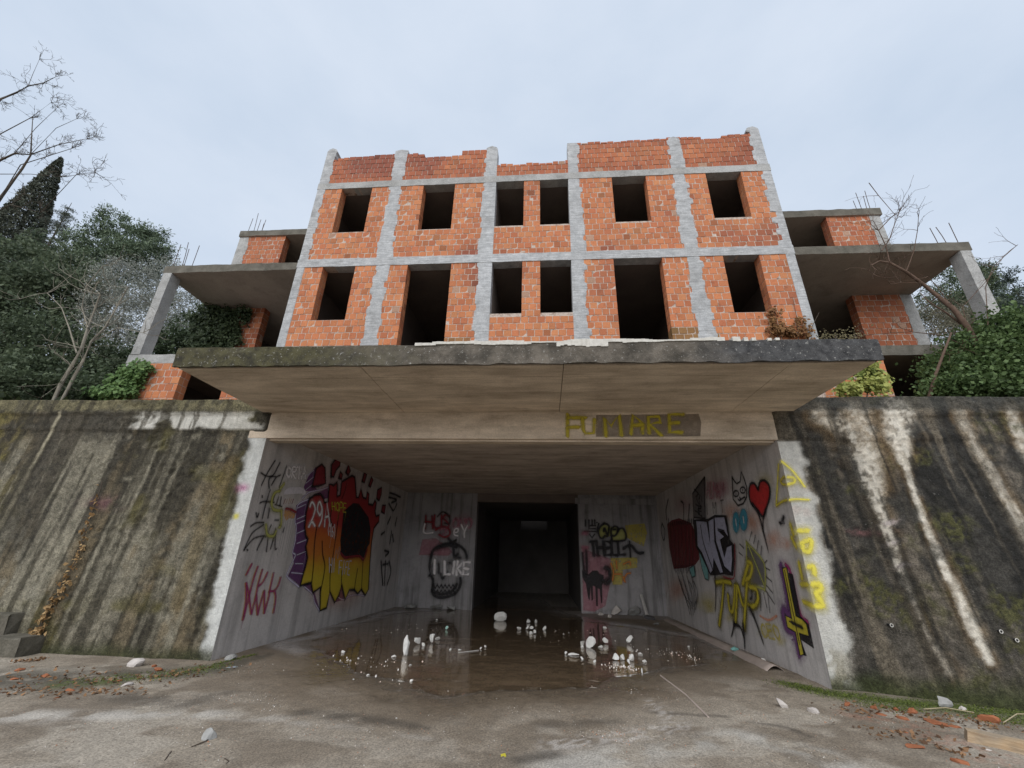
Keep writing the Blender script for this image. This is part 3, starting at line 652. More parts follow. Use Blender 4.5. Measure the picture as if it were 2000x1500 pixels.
gx = np.concatenate([np.arange(-300, -40, 20), np.arange(-40, -10, 1.0), np.arange(-10, 8.5, .045), np.arange(8.5, 40, 1.0), np.arange(40, 301, 20)])
gy = np.concatenate([np.arange(-300, -20, 20), np.arange(-20, 1.6, .8), np.arange(1.6, 9, .04), np.arange(9, 16.5, .07), np.arange(16.5, 40, 1.5), np.arange(40, 420, 20)])
X, Y = np.meshgrid(gx, gy, indexing='ij')
sd = poly_sdf(X, Y, PUDW) + 1.0 * (fbm(X * .8, Y * .8, 3, 5) - .5)
n1 = fbm(X * .8, Y * .8, 41, 5); n2 = fbm(X * 4, Y * 4, 42, 4); n3 = fbm(X * 14, Y * 14, 43, 3)
nf = fbm(X * 30, Y * 30, 45, 2)
wetd = sst(1.7, .1, sd + 1.2 * (n1 - .5))
c = np.zeros(X.shape + (3,)) + np.array([.30, .255, .20])
c = lerp(c, (.21, .172, .13), sst(.44, .56, n1 * .7 + n2 * .3)); c = lerp(c, (.38, .335, .275), sst(.50, .6, fbm(X * 1.4 + 7, Y * 1.9, 47, 4)) * .8)
c = lerp(c, (.50, .465, .415), gline(X, Y, [(-40, 1400), (150, 1405), (350, 1395), (520, 1405), (700, 1425), (840, 1445)], [.16, .16, .12, .10, .08, .06], .9) * sst(.3, .6, n2) * .85)
c = lerp(c, (.48, .455, .41), gline(X, Y, [(1100, 1500), (1250, 1470), (1450, 1440), (1600, 1475), (1700, 1540)], [.25, .2, .14, .15, .2], .9) * sst(.3, .6, n2) * .75)
c = lerp(c, (.195, .155, .112), sst(2.4, .5, sd + 1.2 * (n1 - .5)) * .9)         # brown silt round the puddle
c = lerp(c, (.145, .114, .083), sst(1.3, .05, sd + .6 * (n2 - .5)) * .8)
c = lerp(c, (.25, .20, .15), sst(.06, -.25, sd) * .85)
c = lerp(c, (.36, .33, .31), sst(.30, .06, np.abs(sd - .30)) * (sst(-3.9, -4.4, X) * sst(7.6, 8.3, Y) + sst(1.5, 2.2, X) * sst(9.5, 10.5, Y)) * .9)   # pale dry rim
c = lerp(c, (.34, .31, .285), sst(14.2, 14.8, Y) * sst(.05, .3, sd) * .8)
for pts, w, s in (([(590, 1395), (700, 1405), (830, 1425)], [.1, .12, .06], .75), ([(230, 1365), (360, 1375), (450, 1355)], [.16, .22, .1], .6), ([(1060, 1420), (1200, 1412)], [.1, .08], .5),
                  ([(1010, 1490), (1080, 1478)], [.07, .08], .75), ([(1465, 1412), (1540, 1425), (1585, 1442)], [.03, .05, .03], .7), ([(1280, 1395), (1420, 1402)], [.05, .04], .6)):
    c = lerp(c, (.075, .062, .048), gline(X, Y, pts, w, .9) * s * sst(.25, .55, n2 + .1))
c = lerp(c, (.085, .075, .055), gline(X, Y, [(-30, 1330), (120, 1330), (300, 1320), (420, 1310), (520, 1280)], [.55, .5, .42, .28, .14], .8) * sst(.25, .45, n2) * .85)
moss = gline(X, Y, [(1530, 1335), (1620, 1357), (1760, 1375), (1900, 1388), (2100, 1405)], [.10, .20, .22, .3, .4], .9) * sst(.25, .5, n2 * .6 + n3 * .4 + .05)
moss = np.maximum(moss, gline(X, Y, [(420, 1303), (330, 1318), (220, 1330), (130, 1338)], [.14, .2, .25, .2], .9) * sst(.45, .6, n2 * .5 + n3 * .5))
c = lerp(c, (.075, .10, .018), moss * .9)
c = lerp(c, (.26, .12, .075), gline(X, Y, [(1680, 1400), (1800, 1430), (1900, 1470)], [.2, .25, .3], .9) * sst(.5, .62, n3) * .5)
c = lerp(c, (.5, .46, .42), gline(X, Y, [(1080, 1460), (1230, 1440), (1330, 1420), (1270, 1372)], [.12, .14, .12, .1], .9) * sst(.52, .6, nf) * .7)
c = c * (.78 + .44 * n3)[..., None]
crack = gline(X, Y, [(1340, 1345), (1385, 1402)], .012, .5)
H = .020 * (n2 - .5) + .010 * (n1 - .5) + .004 * (nf - .5) * sst(0, .6, sd) + .018 * sst(-.15, .12, sd) - .018 * sst(.0, -.5, sd) + .012 * moss * n3 - .006
H = np.where(Y > 16.2, -.004, H); H = np.where((np.abs(X) > 14) | (Y < 0), .0, H)
M_ground = NT('yard_concrete', .9)
_m = M_ground; wet = _m.attr('wet', 'Fac')
_g = _m.noise(55, 4, .75); _h = _m.noise(16, 5, .65); _v = _m.n('TexVoronoi'); _v.inputs['Scale'].default_value = 70; _m.l(_m.pos, _v.inputs['Vector'])
_c = _m.mix(.75, _m.attr('col'), _m.ramp(_g, .36, .64, (.38, .38, .38), (1.4, 1.4, 1.4)), 'MULTIPLY')
_c = _m.mix(_m.math('MULTIPLY', _m.ramp(_v.outputs['Distance'], .12, .2, (1, 1, 1), (0, 0, 0)), _m.math('MULTIPLY', _m.ramp(_h, .5, .6), .55)), _c, (.5, .47, .43))
_m.color(_c)
_m.l(_m.ramp(wet, .0, 1.0, (.92, .92, .92), (.05, .05, .05)), _m.b.inputs['Roughness'])
_m.bump(_m.math('MULTIPLY', _m.math('ADD', _g, _m.math('MULTIPLY', _h, 1.5)), _m.math('SUBTRACT', 1.03, wet)), .5, .008); _m.b.inputs['Specular IOR Level'].default_value = .5
link('ground', grid_mesh('ground', np.stack([X, Y, H], -1), M_ground.m, cols=np.clip(c, 0, 1), extra={'wet': wetd * .62 + .38 * sst(.9, .1, sd + .4 * (n2 - .5))}), None, kind='structure')
# shallow rain water standing on the passage floor
b = MB(); b.add([(-5.4, 4.2, 0), (4.4, 4.2, 0), (4.4, 17.5, 0), (-5.4, 17.5, 0)], [(0, 1, 2, 3)])
m = NT('rain_water', .02); t = m.t
gl = m.n('BsdfGlossy'); gl.inputs['Roughness'].default_value = .05; gl.inputs['Color'].default_value = (.95, .95, .95, 1)
tr = m.n('BsdfTransparent'); tr.inputs['Color'].default_value = (.9, .85, .78, 1); fr = m.n('Fresnel'); fr.inputs['IOR'].default_value = 1.30; ms = m.n('MixShader')
m.l(m.math('MULTIPLY', fr.outputs[0], m.math('SUBTRACT', 1.0, m.geo.outputs['Backfacing'])), ms.inputs[0]); m.l(tr.outputs[0], ms.inputs[1]); m.l(gl.outputs[0], ms.inputs[2]); m.l(ms.outputs[0], m.out.inputs['Surface'])
bp = m.n('Bump'); bp.inputs['Strength'].default_value = .10; bp.inputs['Distance'].default_value = .01; m.l(m.noise(3.5, 2), bp.inputs['Height']); m.l(bp.outputs[0], gl.inputs['Normal'])
b.obj('puddle', m.m, None, kind='structure')
# hillside behind the walls
hx = np.concatenate([np.arange(-120, -30, 6), np.arange(-30, -11.3, .8), [-11.25, -11.24], np.linspace(-10, 10, 11), [10.96, 10.97], np.arange(11.6, 30, .8), np.arange(30, 121, 6)])
hy = np.concatenate([[7.8], np.arange(8.2, 9.4, .4), [9.42], np.arange(10, 26, .9), np.arange(26, 140, 6)])
X, Y = np.meshgrid(hx, hy, indexing='ij')
side = np.maximum(np.maximum(-X - 11.2, X - 10.9), 0)
Zt = 4.12 + .10 * (fbm(X * .7, Y * .7, 51, 3) - .5) + .16 * np.minimum(side, 22) + .42 * np.clip(Y - 11.5, 0, 60) * sst(0, 6, side + np.clip(Y - 26, 0, 9)) + .8 * (fbm(X * .2, Y * .2, 52, 3) - .5) * sst(0, 4, side)
inside = (X > -11.23) & (X < 10.955) & (Y > 9.41) & (Y < 25.9)
M_soil = NT('forest_floor', .95); _m = M_soil; _m.color(_m.mix(_m.ramp(_m.noise(3, 5, .7), .35, .65), (.035, .035, .018), (.075, .06, .035))); _m.bump(_m.noise(12, 5, .7), 1, .04)
HX, HY, HZ = hx, hy, Zt
def hillz(x, y):
    i = int(np.clip(np.searchsorted(HX, x) - 1, 0, len(HX) - 2)); j = int(np.clip(np.searchsorted(HY, y) - 1, 0, len(HY) - 2)); return float(min(HZ[i, j], HZ[i + 1, j], HZ[i, j + 1], HZ[i + 1, j + 1]))
hm = grid_mesh('hillside', np.stack([X, Y, Zt], -1), M_soil.m)
bmh = bmesh.new(); bmh.from_mesh(hm)
bmesh.ops.delete(bmh, geom=[f for f in bmh.faces if -11.24 < f.calc_center_median().x < 10.96 and 9.42 < f.calc_center_median().y < 26], context='FACES')
bmh.to_mesh(hm); bmh.free()
link('hillside', hm, None, kind='structure')
# ================================================================== vegetation
def leaf_mat(name, trans=.3, rough=.55):
    m = NT(name, rough); m.color(m.attr('col')); m.b.inputs['Specular IOR Level'].default_value = .25
    tl = m.n('BsdfTranslucent'); m.l(m.attr('col'), tl.inputs['Color']); ms = m.n('MixShader'); ms.inputs[0].default_value = trans
    m.l(m.b.outputs[0], ms.inputs[1]); m.l(tl.outputs[0], ms.inputs[2]); m.l(ms.outputs[0], m.out.inputs['Surface']); return m.m
M_leaf = leaf_mat('leaf'); M_needle = leaf_mat('needle', .12, .7); M_dry = leaf_mat('dry_leaf', .2, .8)
M_bark = plain('bark', (.10, .08, .062), .9, .6, 14, bump=.8); M_barkp = plain('pale_bark', (.30, .275, .225), .9, .5, 16, bump=.7); M_barkr = plain('brown_bark', (.13, .085, .062), .9, .5, 16, bump=.7)
def leaf_mesh(name, P, size, cols, mat, aspect=.55, nrm=None, nj=1.0, fold=.25):
    """one small folded diamond per leaf"""
    N = len(P); n = RNG.normal(size=(N, 3)) * nj
    n = n + (np.array([0, -.25, .55]) if nrm is None else nrm); n /= np.linalg.norm(n, axis=1)[:, None]
    t = RNG.normal(size=(N, 3)); t -= n * np.sum(t * n, 1)[:, None]; t /= np.linalg.norm(t, axis=1)[:, None]; u = np.cross(n, t)
    s = (size * RNG.uniform(.6, 1.35, N))[:, None]
    V = np.stack([P - t * s * .5, P + u * s * aspect * .5 + n * s * fold * .3, P + t * s * .5 - n * s * fold * .2, P - u * s * aspect * .5 + n * s * fold * .3], 1)
    me = bpy.data.meshes.new(name); me.vertices.add(N * 4); me.vertices.foreach_set('co', V.reshape(-1).astype(np.float32))
    me.loops.add(N * 4); me.loops.foreach_set('vertex_index', np.arange(N * 4, dtype=np.int32)); me.polygons.add(N)
    me.polygons.foreach_set('loop_start', np.arange(0, N * 4, 4, dtype=np.int32)); me.polygons.foreach_set('loop_total', np.full(N, 4, np.int32)); me.update(calc_edges=True)
    ca = me.color_attributes.new('col', 'FLOAT_COLOR', 'POINT'); c4 = np.concatenate([np.repeat(np.clip(cols * (1.0 if mat is M_dry else 2.0), 0, 1), 4, 0), np.ones((N * 4, 1))], 1); ca.data.foreach_set('color', c4.ravel().astype(np.float32))
    me.materials.append(mat); return me
def pxm(x, y, Y): return float(np.linalg.norm(onY(x + 1, y, Y) - onY(x, y, Y))), float(np.linalg.norm(onY(x, y + 1, Y) - onY(x, y, Y)))
def crown_pts(blobs, n, clump=.35, per=70):
    """leaf positions: clumps scattered on and in a set of photo-placed blobs (px, py, Y, rx_px, ry_px, ry_depth)"""
    B = []; wts = []
    for (px, py, Y, rx, ry, *dd) in blobs:
        c = onY(px, py, Y); a, b = pxm(px, py, Y); r = np.array([rx * a, dd[0] if dd else (rx * a + ry * b) * .5, ry * b]); B.append((c, r)); wts.append(r[0] * r[2])
    wts = np.array(wts) / sum(wts); K = max(6, n // per)
    ids = RNG.choice(len(B), K, p=wts); d = RNG.normal(size=(K, 3)); d /= np.linalg.norm(d, axis=1)[:, None]
    rad = RNG.uniform(.25, 1.0, K) ** .55
    cc = np.array([B[i][0] for i in ids]) + d * rad[:, None] * np.array([B[i][1] for i in ids])
    ci = RNG.integers(0, K, n); sc = clump * RNG.uniform(.5, 1.4, K)[ci][:, None]
    P = cc[ci] + RNG.normal(size=(n, 3)) * sc * np.array([.55, .55, .38])
    return P, ci, rad[ci], B
def foliage(name, blobs, n, size, c1, c2, mat, parent, clump=.35, per=70, aspect=.55, **k):
    P, ci, rad, B = crown_pts(blobs, n, clump, per)
    t = (RNG.uniform(0, 1, ci.max() + 1)[ci] * .6 + RNG.uniform(0, 1, n) * .4)[:, None]
    cols = np.array(c1) * (1 - t) + np.array(c2) * t
    return link(name, leaf_mesh(name, P, size, cols, mat, aspect, **k), parent), B
def branch(mb, p, d, L_, r, lvl, rng, spread=.7, up=.15, kids=4, minr=.003, wig=.22, seg=5):
    """recursive bare branch"""
    pts = [np.array(p, float)]; rad = [r]; d = np.array(d, float); d /= np.linalg.norm(d)
    for i in range(seg):
        d = d + rng.normal(size=3) * wig + np.array([0, 0, up]) * .4; d /= np.linalg.norm(d); pts.append(pts[-1] + d * L_ / seg); rad.append(max(minr, r * (1 - .75 * (i + 1) / seg)))
    mb.tube(pts, rad, 5 if r > .015 else 3, cap=False)
    if lvl <= 0: return
    for k in range(kids):
        i = rng.integers(1, seg + 1); nd = d + rng.normal(size=3) * spread; branch(mb, pts[i], nd, L_ * rng.uniform(.4, .7), max(minr, rad[i] * .65), lvl - 1, rng, spread, up, kids, minr, wig, seg)
def trunk(parent, base, tops, r, mat, rng):
    mb = MB(); base = np.array(base, float)
    for k, t in enumerate(tops):
        t = np.array(t, float); m = (base + t) / 2 + rng.normal(size=3) * .25; q = (m + t) / 2 + rng.normal(size=3) * .15
        f = 1 if k == 0 else .55
        mb.tube([base + [0, 0, -.3], base * .7 + m * .3, m, q, t], [r * 1.15 * f, r * f, r * .7 * f, r * .45 * f, r * .2 * f], 7)
    return mb.obj('trunk', mat, parent, smooth=True)
def tree(name, label, cat, blobs, n, size, c1, c2, mat=None, clump=.35, per=70, r=.16, bark=None, group=None, aspect=.55, tips=6, **k):
    cs = [onY(b[0], b[1], b[2]) for b in blobs]; c0 = np.mean(cs, 0); base = np.array([c0[0], c0[1], hillz(c0[0], c0[1])])
    e = empty(name, base, label=label, category=cat)
    if group: e['group'] = group
    cr, B = foliage('crown', blobs, n, size, c1, c2, mat or M_leaf, e, clump, per, aspect, **k); cr.matrix_parent_inverse = Matrix.Translation(-Vector(base))
    tk = trunk(e, base, [c0] + [b[0] for b in B[:tips]], r, bark or M_bark, RNG); tk.matrix_parent_inverse = Matrix.Translation(-Vector(base))
    return e
DG1, DG2 = (.024, .034, .021), (.088, .108, .064)
GG1, GG2 = (.085, .09, .08), (.24, .25, .22)
# --- left hillside
tree('broadleaf_tree', 'dense dark green broadleaf tree crowding the left end of the grey wall', 'tree',
     [(40, 560, 12.5, 110, 85), (-60, 620, 12, 130, 120), (110, 610, 12.5, 90, 80), (20, 520, 13, 70, 60), (150, 560, 13.5, 60, 55)], 32000, .15, DG1, DG2, r=.22)
tree('laurel_bush', 'dark evergreen bush low behind the left wall beside the pale sapling', 'bush',
     [(40, 700, 10.2, 130, 75), (140, 710, 10.6, 70, 70), (-60, 720, 10, 110, 70), (200, 740, 10.8, 50, 40), (90, 755, 9.6, 130, 30)], 26000, .115, (.02, .029, .017), (.074, .094, .054), r=.07)
# cypress
tip = onY(121, 308, 20.0); a_, b_ = pxm(60, 480, 20); bz = hillz(tip[0] + .2, 20); Hc = tip[2] - bz
e = empty('cypress_tree', (tip[0], 20, bz), label='tall dark pointed cypress tree rising above the other trees', category='tree')
n = 42000; t = RNG.uniform(0, 1, n) ** .62; zz = tip[2] - t * Hc * .97; rr = (.10 + 4.2 * (t ** .8)) * np.minimum(1, (1.08 - t) * 4); an = RNG.uniform(0, 2 * np.pi, n)
bump_ = .78 + .35 * fbm(an * 3, zz * 2.3, 5, 3); rd = rr * np.sqrt(RNG.uniform(.45, 1, n)) * bump_
P = np.stack([tip[0] + rd * np.cos(an) * .62, 20 + rd * np.sin(an) * .62, zz], 1); tt = RNG.uniform(0, 1, n)[:, None] * fbm(an * 3, zz * 3, 9, 2)[:, None] * 1.6
me = leaf_mesh('crown', P, .20, np.array([.022, .026, .019]) * (1 - tt) + np.array([.075, .082, .062]) * tt, M_needle, .45, nrm=np.array([0, 0, .2]))
o = link('crown', me, e); o.matrix_parent_inverse = Matrix.Translation(-Vector((tip[0], 20, bz)))
tk = trunk(e, (tip[0], 20, bz), [(tip[0], 20, bz + Hc * .8)], .22, M_bark, RNG); tk.matrix_parent_inverse = o.matrix_parent_inverse
# cedar with drooping fronds
tip = onY(140, 396, 17.0); bz = hillz(tip[0], 17)
e = empty('cedar_tree', (tip[0], 17, bz), label='conifer with thin drooping branches between cypress and pine', category='tree'); inv = Matrix.Translation(-Vector((tip[0], 17, bz)))
mb = MB(); mb.tube([(tip[0], 17, bz - .3), (tip[0] + .05, 17, (bz + tip[2]) / 2), tip], [.16, .1, .012], 6); PP = []
for k in range(74):
    h = RNG.uniform(.02, 1) ** .8; z = tip[2] - h * (tip[2] - bz) * .72; L_ = .25 + 2.5 * h; a = RNG.uniform(0, 2 * np.pi); p0 = np.array([tip[0], 17, z]); pts = [p0 + np.array([math.cos(a) * L_ * s, math.sin(a) * L_ * s, -.42 * L_ * s * s + .15 * L_ * s]) for s in np.linspace(0, 1, 6)]
    mb.tube(pts, [.025, .02, .016, .012, .008, .004], 3, cap=False); m_ = int(190 * L_)
    s = RNG.uniform(.1, 1, m_); q = np.array([np.interp(s, np.linspace(0, 1, 6), [p[i] for p in pts]) for i in range(3)]).T; PP.append(q + RNG.normal(size=(m_, 3)) * [.10, .10, .05] + np.array([0, 0, -.08]) * RNG.uniform(0, 1, m_)[:, None])
P = np.concatenate(PP); tt = RNG.uniform(0, 1, len(P))[:, None]
o = link('crown', leaf_mesh('crown', P, .12, np.array([.03, .036, .028]) * (1 - tt) + np.array([.085, .095, .075]) * tt, M_needle, .22, nrm=np.array([0, 0, -.1])), e); o.matrix_parent_inverse = inv
o = mb.obj('trunk', M_bark, e); o.matrix_parent_inverse = inv
tree('pine_tree', 'bushy green pine tree nearest the left wing roof', 'tree',
     [(215, 440, 16, 32, 26), (250, 470, 16, 45, 28), (192, 482, 16, 45, 30), (298, 470, 16.5, 22, 28), (270, 500, 15.5, 45, 30), (160, 500, 16, 45, 28), (225, 520, 15.5, 70, 32), (305, 505, 16, 20, 26), (120, 520, 16, 40, 30)], 26000, .15, (.032, .046, .03), (.11, .14, .088), M_needle, clump=.34, per=90, aspect=.3, r=.16)
tree('grey_leaved_tree', 'sparse grey green tree with fine twigs beside the left wing column', 'tree',
     [(250, 560, 13.2, 60, 42), (310, 545, 13.6, 26, 50), (230, 620, 12.8, 60, 50), (300, 620, 13, 50, 60), (355, 610, 14, 40, 60), (360, 680, 13.6, 40, 50), (280, 690, 12.6, 60, 50), (200, 670, 12.4, 40, 50)], 34000, .10, GG1, GG2, clump=.36, per=45, aspect=.3, r=.1)
tree('understorey_bush', 'dark green bush in the gap under the left wing balcony', 'bush',
     [(330, 690, 12.6, 60, 40), (390, 660, 13, 40, 50), (250, 720, 11.8, 50, 40), (215, 760, 10.3, 60, 18)], 12000, .12, DG1, (.05, .07, .035), r=.06)
def pxpoly(pts, Y, wob=0): return [onY(x, y, Y + (wob * math.sin(i * 1.7))) for i, (x, y) in enumerate(pts)]
# pale bare sapling, two stems
e = empty('bare_sapling', onY(108, 782, 8.7), label='pale leafless sapling with two leaning stems behind the left wall', category='tree'); inv = Matrix.Translation(-e.location)
mb = MB(); tw = MB(); rg = np.random.default_rng(5)
for pts, r in (([(98, 800), (118, 752), (140, 715), (160, 680), (172, 640), (186, 602), (196, 575)], .055), ([(112, 800), (140, 745), (162, 705), (178, 668), (205, 640), (228, 600), (250, 560)], .042),
               ([(150, 690), (135, 640), (120, 600), (92, 572)], .02), ([(172, 640), (160, 600), (168, 560), (200, 520)], .018), ([(178, 668), (230, 640), (280, 650)], .015)):
    w = pxpoly(pts, 8.7, .1); mb.tube(w, list(np.linspace(r, r * .35, len(w))), 7, cap=False)
    for q in w[2:]:
        for _ in range(3): branch(tw, q, rg.normal(size=3) + [0.2, 0, .7], rg.uniform(.5, 1.2), .010, 1, rg, .6, .2, 3)
for o in (mb.obj('trunk', M_barkp, e, smooth=True), tw.obj('twigs', M_barkp, e, kind='stuff')): o.matrix_parent_inverse = inv
# big bare tree reaching in over the left wall
bx = onY(-170, 790, 9.6); e = empty('bare_tree', (bx[0], 9.6, 4.2), label='large leafless tree whose bare branches reach across the sky before the cypress', category='tree'); inv = Matrix.Translation(-e.location)
mb = MB(); tw = MB(); rg = np.random.default_rng(11)
w = pxpoly([(-170, 800), (-140, 650), (-100, 520), (-40, 440), (0, 388), (43, 330), (60, 303), (62, 262), (64, 228)], 9.6, .12); mb.tube(w, [.17, .15, .12, .085, .05, .034, .024, .016, .01], 8, cap=False)
for pts, r in (([(-100, 520), (-80, 400), (-40, 250), (0, 194), (32, 181), (55, 168), (85, 162), (109, 150)], .06), ([(-100, 480), (-50, 360), (0, 313), (28, 300), (60, 302), (113, 283), (183, 268)], .05),
               ([(0, 388), (40, 322), (90, 306), (140, 290), (170, 272)], .018), ([(55, 168), (64, 145), (77, 116)], .010), ([(-60, 440), (-20, 420), (20, 400), (80, 415), (150, 340), (186, 336)], .02), ([(-90, 430), (-40, 330), (0, 262), (60, 230), (100, 200)], .03), ([(28, 300), (70, 250), (112, 210)], .014), ([(0, 340), (60, 340), (120, 345), (188, 338)], .014), ([(60, 302), (110, 250), (150, 232)], .012)):
    w = pxpoly(pts, 9.6, .15); mb.tube(w, list(np.linspace(r, max(.005, r * .12), len(w))), 6, cap=False)
    for i, q in enumerate(w[2:]):
        for _ in range(4): branch(tw, q, rg.normal(size=3) * .7 + [.45, 0, .5], rg.uniform(.25, .62), .0085, 2, rg, .75, .12, 3, .0044)
for o in (mb.obj('trunk', M_bark, e, smooth=True), tw.obj('twigs', M_bark, e, kind='stuff')): o.matrix_parent_inverse = inv
# --- right hillside
tree('ivy_covered_bush', 'glossy green ivy mound spilling over the right wall below the concrete column', 'bush',
     [(1855, 730, 8.9, 45, 38, .5), (1915, 700, 8.9, 65, 50, .5), (1985, 670, 8.8, 60, 60, .5), (1990, 735, 8.6, 90, 40, .5), (1895, 755, 8.5, 90, 20, .4), (1960, 645, 9.0, 28, 26, .4), (2060, 700, 8.8, 60, 70, .5)], 30000, .078, (.015, .029, .010), (.078, .115, .042), clump=.26, per=22, aspect=.75, r=.05)
tree('pine_tree', 'green pine tree seen through the gap under the right balcony', 'tree', [(1860, 560, 19, 45, 35), (1905, 545, 19, 30, 25), (1830, 595, 18.5, 40, 30), (1880, 610, 18, 50, 40)], 10000, .14, (.022, .034, .02), (.085, .105, .06), M_needle, aspect=.3, clump=.35, r=.15)
tree('fir_tree', 'bluish dark fir tree behind the right column', 'tree', [(1915, 548, 21, 26, 28), (1930, 580, 21, 45, 30), (1950, 620, 20, 50, 35), (1900, 600, 20, 40, 30)], 10000, .16, (.02, .03, .022), (.07, .09, .065), M_needle, aspect=.3, r=.15)
tree('spruce_tree', 'dark spruce tree at the far right beyond the ivy', 'tree', [(1972, 545, 24, 10, 26), (1978, 575, 24, 30, 25), (1985, 610, 23.5, 48, 30), (2040, 600, 24, 50, 50), (2000, 640, 23, 60, 30)], 12000, .17, (.013, .021, .017), (.05, .062, .05), M_needle, aspect=.3, r=.15)
tree('hillside_thicket', 'brownish thicket with few leaves under the right balcony', 'bush', [(1810, 620, 14.5, 40, 40), (1860, 640, 14.5, 50, 35), (1830, 665, 13.5, 50, 25), (1890, 625, 15, 35, 30)], 6500, .085, (.06, .052, .04), (.13, .125, .085), clump=.4, per=25, aspect=.35, r=.05)
bx = onY(1925, 720, 8.75); e = empty('leaning_bare_tree', (bx[0], 8.75, 4.15), label='leafless tree leaning from the ivy mound across the right balcony', category='tree'); inv = Matrix.Translation(-e.location)
mb = MB(); tw = MB(); rg = np.random.default_rng(21)
for pts, r, tn in (([(1930, 775), (1915, 690), (1890, 640), (1862, 603), (1830, 577), (1800, 553), (1770, 531), (1738, 513), (1718, 510), (1702, 518)], .07, 2), ([(1910, 690), (1880, 635), (1850, 612), (1815, 590), (1797, 572)], .03, 1),
                   ([(1702, 518), (1697, 528), (1710, 538), (1726, 543), (1752, 541)], .012, 1), ([(1738, 513), (1730, 480), (1716, 450), (1705, 430)], .016, 3), ([(1716, 450), (1740, 425), (1757, 413), (1762, 402)], .012, 3), ([(1722, 490), (1737, 468), (1750, 430), (1758, 411)], .014, 2),
                   ([(1697, 357), (1716, 382), (1745, 416), (1760, 425)], .009, 1), ([(1770, 531), (1785, 490), (1792, 450), (1794, 422)], .012, 2), ([(1800, 553), (1760, 552), (1740, 555)], .009, 1), ([(1862, 603), (1830, 560), (1812, 540)], .010, 1),
                   ([(1915, 690), (1840, 655), (1780, 648), (1740, 650), (1690, 655)], .012, 2), ([(1930, 640), (1925, 560), (1940, 520), (1985, 480)], .010, 1), ([(1890, 640), (1880, 600), (1930, 545), (1960, 500), (1988, 478)], .008, 1)):
    w = pxpoly(pts, 8.75, .08); mb.tube(w, list(np.linspace(r, max(.005, r * .22), len(w))), 6, cap=False)
    for q in w[1:]:
        for _ in range(tn): branch(tw, q, rg.normal(size=3) * .7 + [-.2, 0, .5], rg.uniform(.2, .6), .007, 1, rg, .7, .1, 3, .003)
for o in (mb.obj('trunk', M_barkr, e, smooth=True), tw.obj('twigs', M_barkr, e, kind='stuff')): o.matrix_parent_inverse = inv
e = empty('dead_sapling', onY(1812, 780, 8.4), label='straight brown dead stem rising from the right wall top', category='tree'); mb = MB(); w = pxpoly([(1812, 785), (1826, 735), (1842, 692), (1858, 650)], 8.4, .02); mb.tube(w, [.035, .03, .026, .018], 6)
o = mb.obj('trunk', M_barkr, e, smooth=True); o.matrix_parent_inverse = Matrix.Translation(-e.location)
tw = MB(); rg = np.random.default_rng(3); [branch(tw, w[2], rg.normal(size=3) + [0, 0, .3], .35, .006, 1, rg) for _ in range(3)]
o = tw.obj('twigs', M_barkr, e, kind='stuff'); o.matrix_parent_inverse = Matrix.Translation(-e.location)
# low undergrowth covering the slopes either side
n = 34000; ux = np.where(RNG.uniform(0, 1, n) < .5, RNG.uniform(-34, -11.4, n), RNG.uniform(11.2, 32, n)); uy = 8.1 + 30 * RNG.uniform(0, 1, n) ** 1.5
uz = np.array([hillz(a, b_) for a, b_ in zip(ux, uy)]) + .15 + RNG.uniform(0, .9, n) * fbm(ux * .8, uy * .8, 61, 3); tt = RNG.uniform(0, 1, n)[:, None] * fbm(ux * .6, uy * .6, 62, 3)[:, None] * 1.5
link('undergrowth', leaf_mesh('undergrowth', np.stack([ux, uy, uz], 1), .26, np.array([.010, .016, .007]) * (1 - tt) + np.array([.05, .062, .026]) * tt, M_leaf, .6), None, kind='stuff')
# --- ivy climbing on the building and walls
def ivy(label, blobs, n, size, c1, c2, stems, Y, mat=None, name='ivy', cat='plant', clump=.12, per=16):
    c0 = onY(blobs[0][0], blobs[0][1], Y); e = empty(name, c0, label=label, category=cat); inv = Matrix.Translation(-Vector(c0))
    o, B = foliage('foliage', blobs, n, size, c1, c2, mat or M_leaf, e, clump, per, .8, nrm=np.array([0, -1.0, .35]), nj=.55); o.matrix_parent_inverse = inv
    mb = MB()
    for s in stems: w = pxpoly(s, Y); mb.tube(w, list(np.linspace(.012, .004, len(w))), 4, cap=False)
    o = mb.obj('stem', M_bark, e); o.matrix_parent_inverse = inv
ivy('dark ivy curtain over the brick pier under the left balcony', [(430, 640, 11.30, 40, 45, .14), (400, 620, 11.28, 30, 30, .14), (455, 625, 11.30, 34, 22, .12), (405, 670, 11.25, 45, 30, .2), (445, 670, 11.28, 28, 26, .14), (470, 606, 11.25, 24, 8, .1)], 9000, .085, (.012, .02, .01), (.045, .06, .028), [[(400, 690), (420, 640), (440, 600)], [(430, 690), (450, 640), (470, 605)]], 11.36)
ivy('green ivy round the foot of the left wing column', [(245, 745, 9.36, 28, 30, .1), (262, 730, 9.36, 20, 22, .1), (225, 765, 9.3, 40, 14, .15), (285, 725, 9.36, 14, 12, .05), (205, 770, 9.2, 40, 10, .2)], 3200, .10, (.03, .06, .02), (.11, .17, .06), [[(240, 790), (250, 740), (275, 715)], [(260, 790), (275, 750), (300, 722)]], 9.42)
ivy('withered brown vine on the brick at the right end of the facade', [(1520, 630, 9.44, 18, 28, .04), (1545, 648, 9.44, 28, 14, .05), (1572, 640, 9.42, 18, 20, .06), (1515, 650, 9.42, 14, 12, .05), (1585, 655, 9.40, 14, 8, .06)], 900, .075, (.16, .075, .035), (.30, .17, .07), [[(1520, 668), (1516, 630), (1512, 598)], [(1560, 668), (1556, 620), (1548, 580)], [(1575, 668), (1585, 640), (1600, 610)]], 9.44, M_dry)
